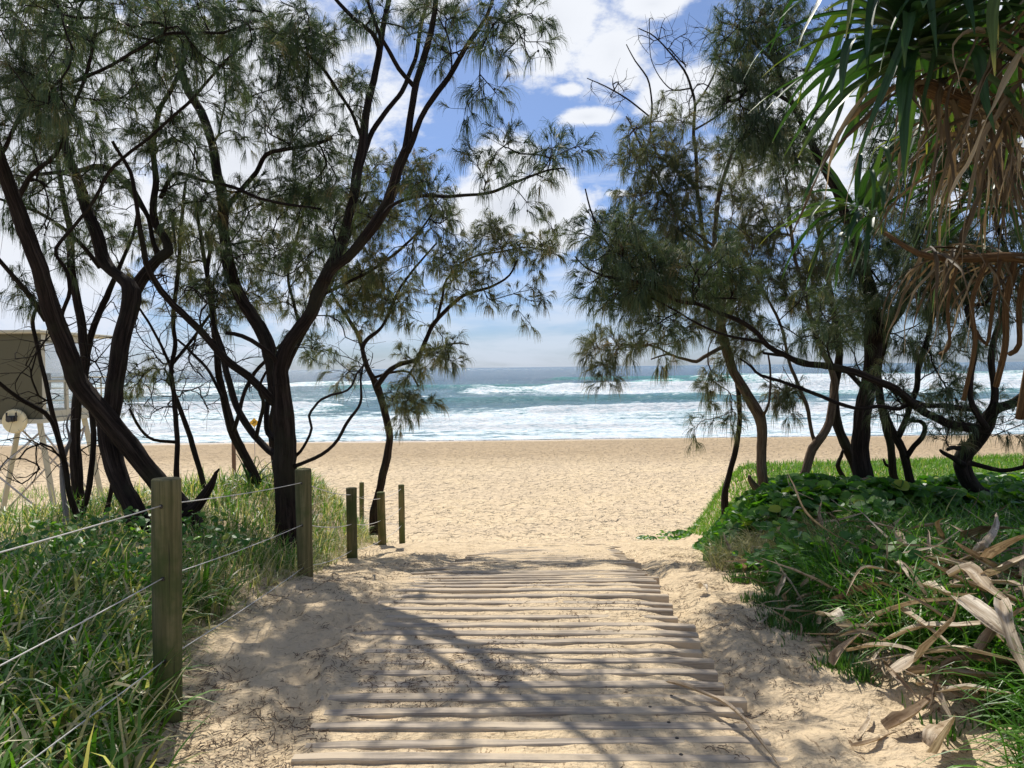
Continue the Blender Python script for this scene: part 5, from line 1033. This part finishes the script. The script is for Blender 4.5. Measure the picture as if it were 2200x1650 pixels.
p = scatter(19000, 1.7, 10.5, 7.2, 11.4, r, lambda x, y: (x > xr(y) + .0 + .2 * fbm(x * 2, y * 2, 2)) & (y < 10.0 + .06 * x + fbm(x, x * 0, 2) * 1.2) & (y > 7.3 + .0 * (x - 2.2)) & (x < y * .8 + 1)); h = vz(p[:, 0], p[:, 1]) * (1 - .75 * r.random(len(p)) ** 2.2) + .03
round_leaves('broad_leaved_vine', p, h, .13, 'glossy round leaved vine carpet around the feet of the right trees', r, M_VINE)
p = scatter(700, 2.2, 4.0, 13, 17, r, lambda x, y: (x > xr(y) - .9) & (x < xr(y) + .3) & (fbm(x * 2, y * 2, 2) > 0))
round_leaves('creeping_vine', p, .04 + 0 * p[:, 0], .09, 'scattered creeping leaves on the open sand left of the vine carpet', r, M_VINE)
p = scatter(1500, 1.9, 6.0, 4.6, 7.4, r, lambda x, y: (x > xr(y) + .4) & (fbm(x * 1.6 + 4, y * 1.6, 2) > .02)); round_leaves('broad_leaved_vine', p, .16 + .16 * r.random(len(p)), .10, 'patches of round leaves mixed through the strap grass of the right bank', r, M_VINE)
p = scatter(300, 1.75, 2.7, 5.2, 6.2, r, lambda x, y: (x > xr(y) + .1)); round_leaves('broad_leaved_vine', p, .05 + .12 * r.random(len(p)), .075, 'few bright round leaves among the succulents', r, M_VINE)
p = scatter(900, -3.6, -1.7, 4.5, 6.6, r, okL(.3)); round_leaves('dune_herb', p, .12 + .18 * r.random(len(p)), .05, 'small leafy herb mixed in the dune grass', r, M_VINE)
# needle litter and twigs lying on the sand
n = 150000; y = 1.8 + 9 * r.random(n) ** 1.7; x = r.uniform(-3, 3.2, n) * (y * .28 + .5); k = (x > xl(y) - .7) & (x < xr(y) + .8) & (fbm(x * 2.2, y * 2.2, 5, .7) * 1.5 + .10 * (np.abs(x - ladx(y)) > 1.0) + r.normal(size=n) * .06 > .17); x = x[k]; y = y[k]
a = r.uniform(0, math.pi, len(x)); L = .006 + .022 * r.random(len(x)) ** 2.2; dx, dy = np.cos(a) * L, np.sin(a) * L; cz = lambda xx, yy_: terrain(xx, yy_) + .006 + .004 * r.random(len(xx))
P = np.stack([np.stack([x - dx, y - dy, cz(x - dx, y - dy)], 1), np.stack([x + .15 * dy, y - .15 * dx, cz(x, y) + .003], 1), np.stack([x + dx, y + dy, cz(x + dx, y + dy)], 1)], 1)
v, q = ribbons(P, np.full((len(x), 3), .0036), norm(np.stack([-np.sin(a), np.cos(a), r.normal(size=len(a)) * .6], 1)))
tag(mesh_obj('needle_litter', v, q, M_LITTER), 'brown fallen needles scattered over sand and planks', 'litter', None, 'stuff')
RAG = .3; lb = LB(); r = np.random.default_rng(5)
for k in range(560):
    y = r.uniform(3.1, 8.0); x = xr(y) + .15 + abs(r.normal()) * 1.1
    if k > 300: x = 2.75 + r.normal() * .5; y = 4.6 + r.normal() * .6
    b = np.array([x, y, float(terrain(x, y, False)) + r.uniform(.02, .30) * min(1, (x - xr(y)) * 1.2)]); a = r.uniform(0, 2 * math.pi); L = r.uniform(.10, .42) * (1 + .8 * (k > 430))
    d = np.array([math.cos(a), math.sin(a), r.normal() * .25]); e = b + d * L * .5 + [0, 0, r.uniform(.0, .06)]; f = e + norm(d + r.normal(size=3) * .35) * L * .5; f[2] = max(f[2], float(terrain(f[0], f[1], False)) + .01)
    lb.add(straps(np.array([b, e, f]), r.uniform(.012, .04) * (1 + .8 * (k > 430)), r.uniform(.1, .5), r.beta(2, 2), .2, twist=r.normal() * 1.2))
tag(lb.build('leaf_scraps', M_FALL), 'broken tan leaf scraps lying through the grass of the right bank', 'litter', None, 'stuff')
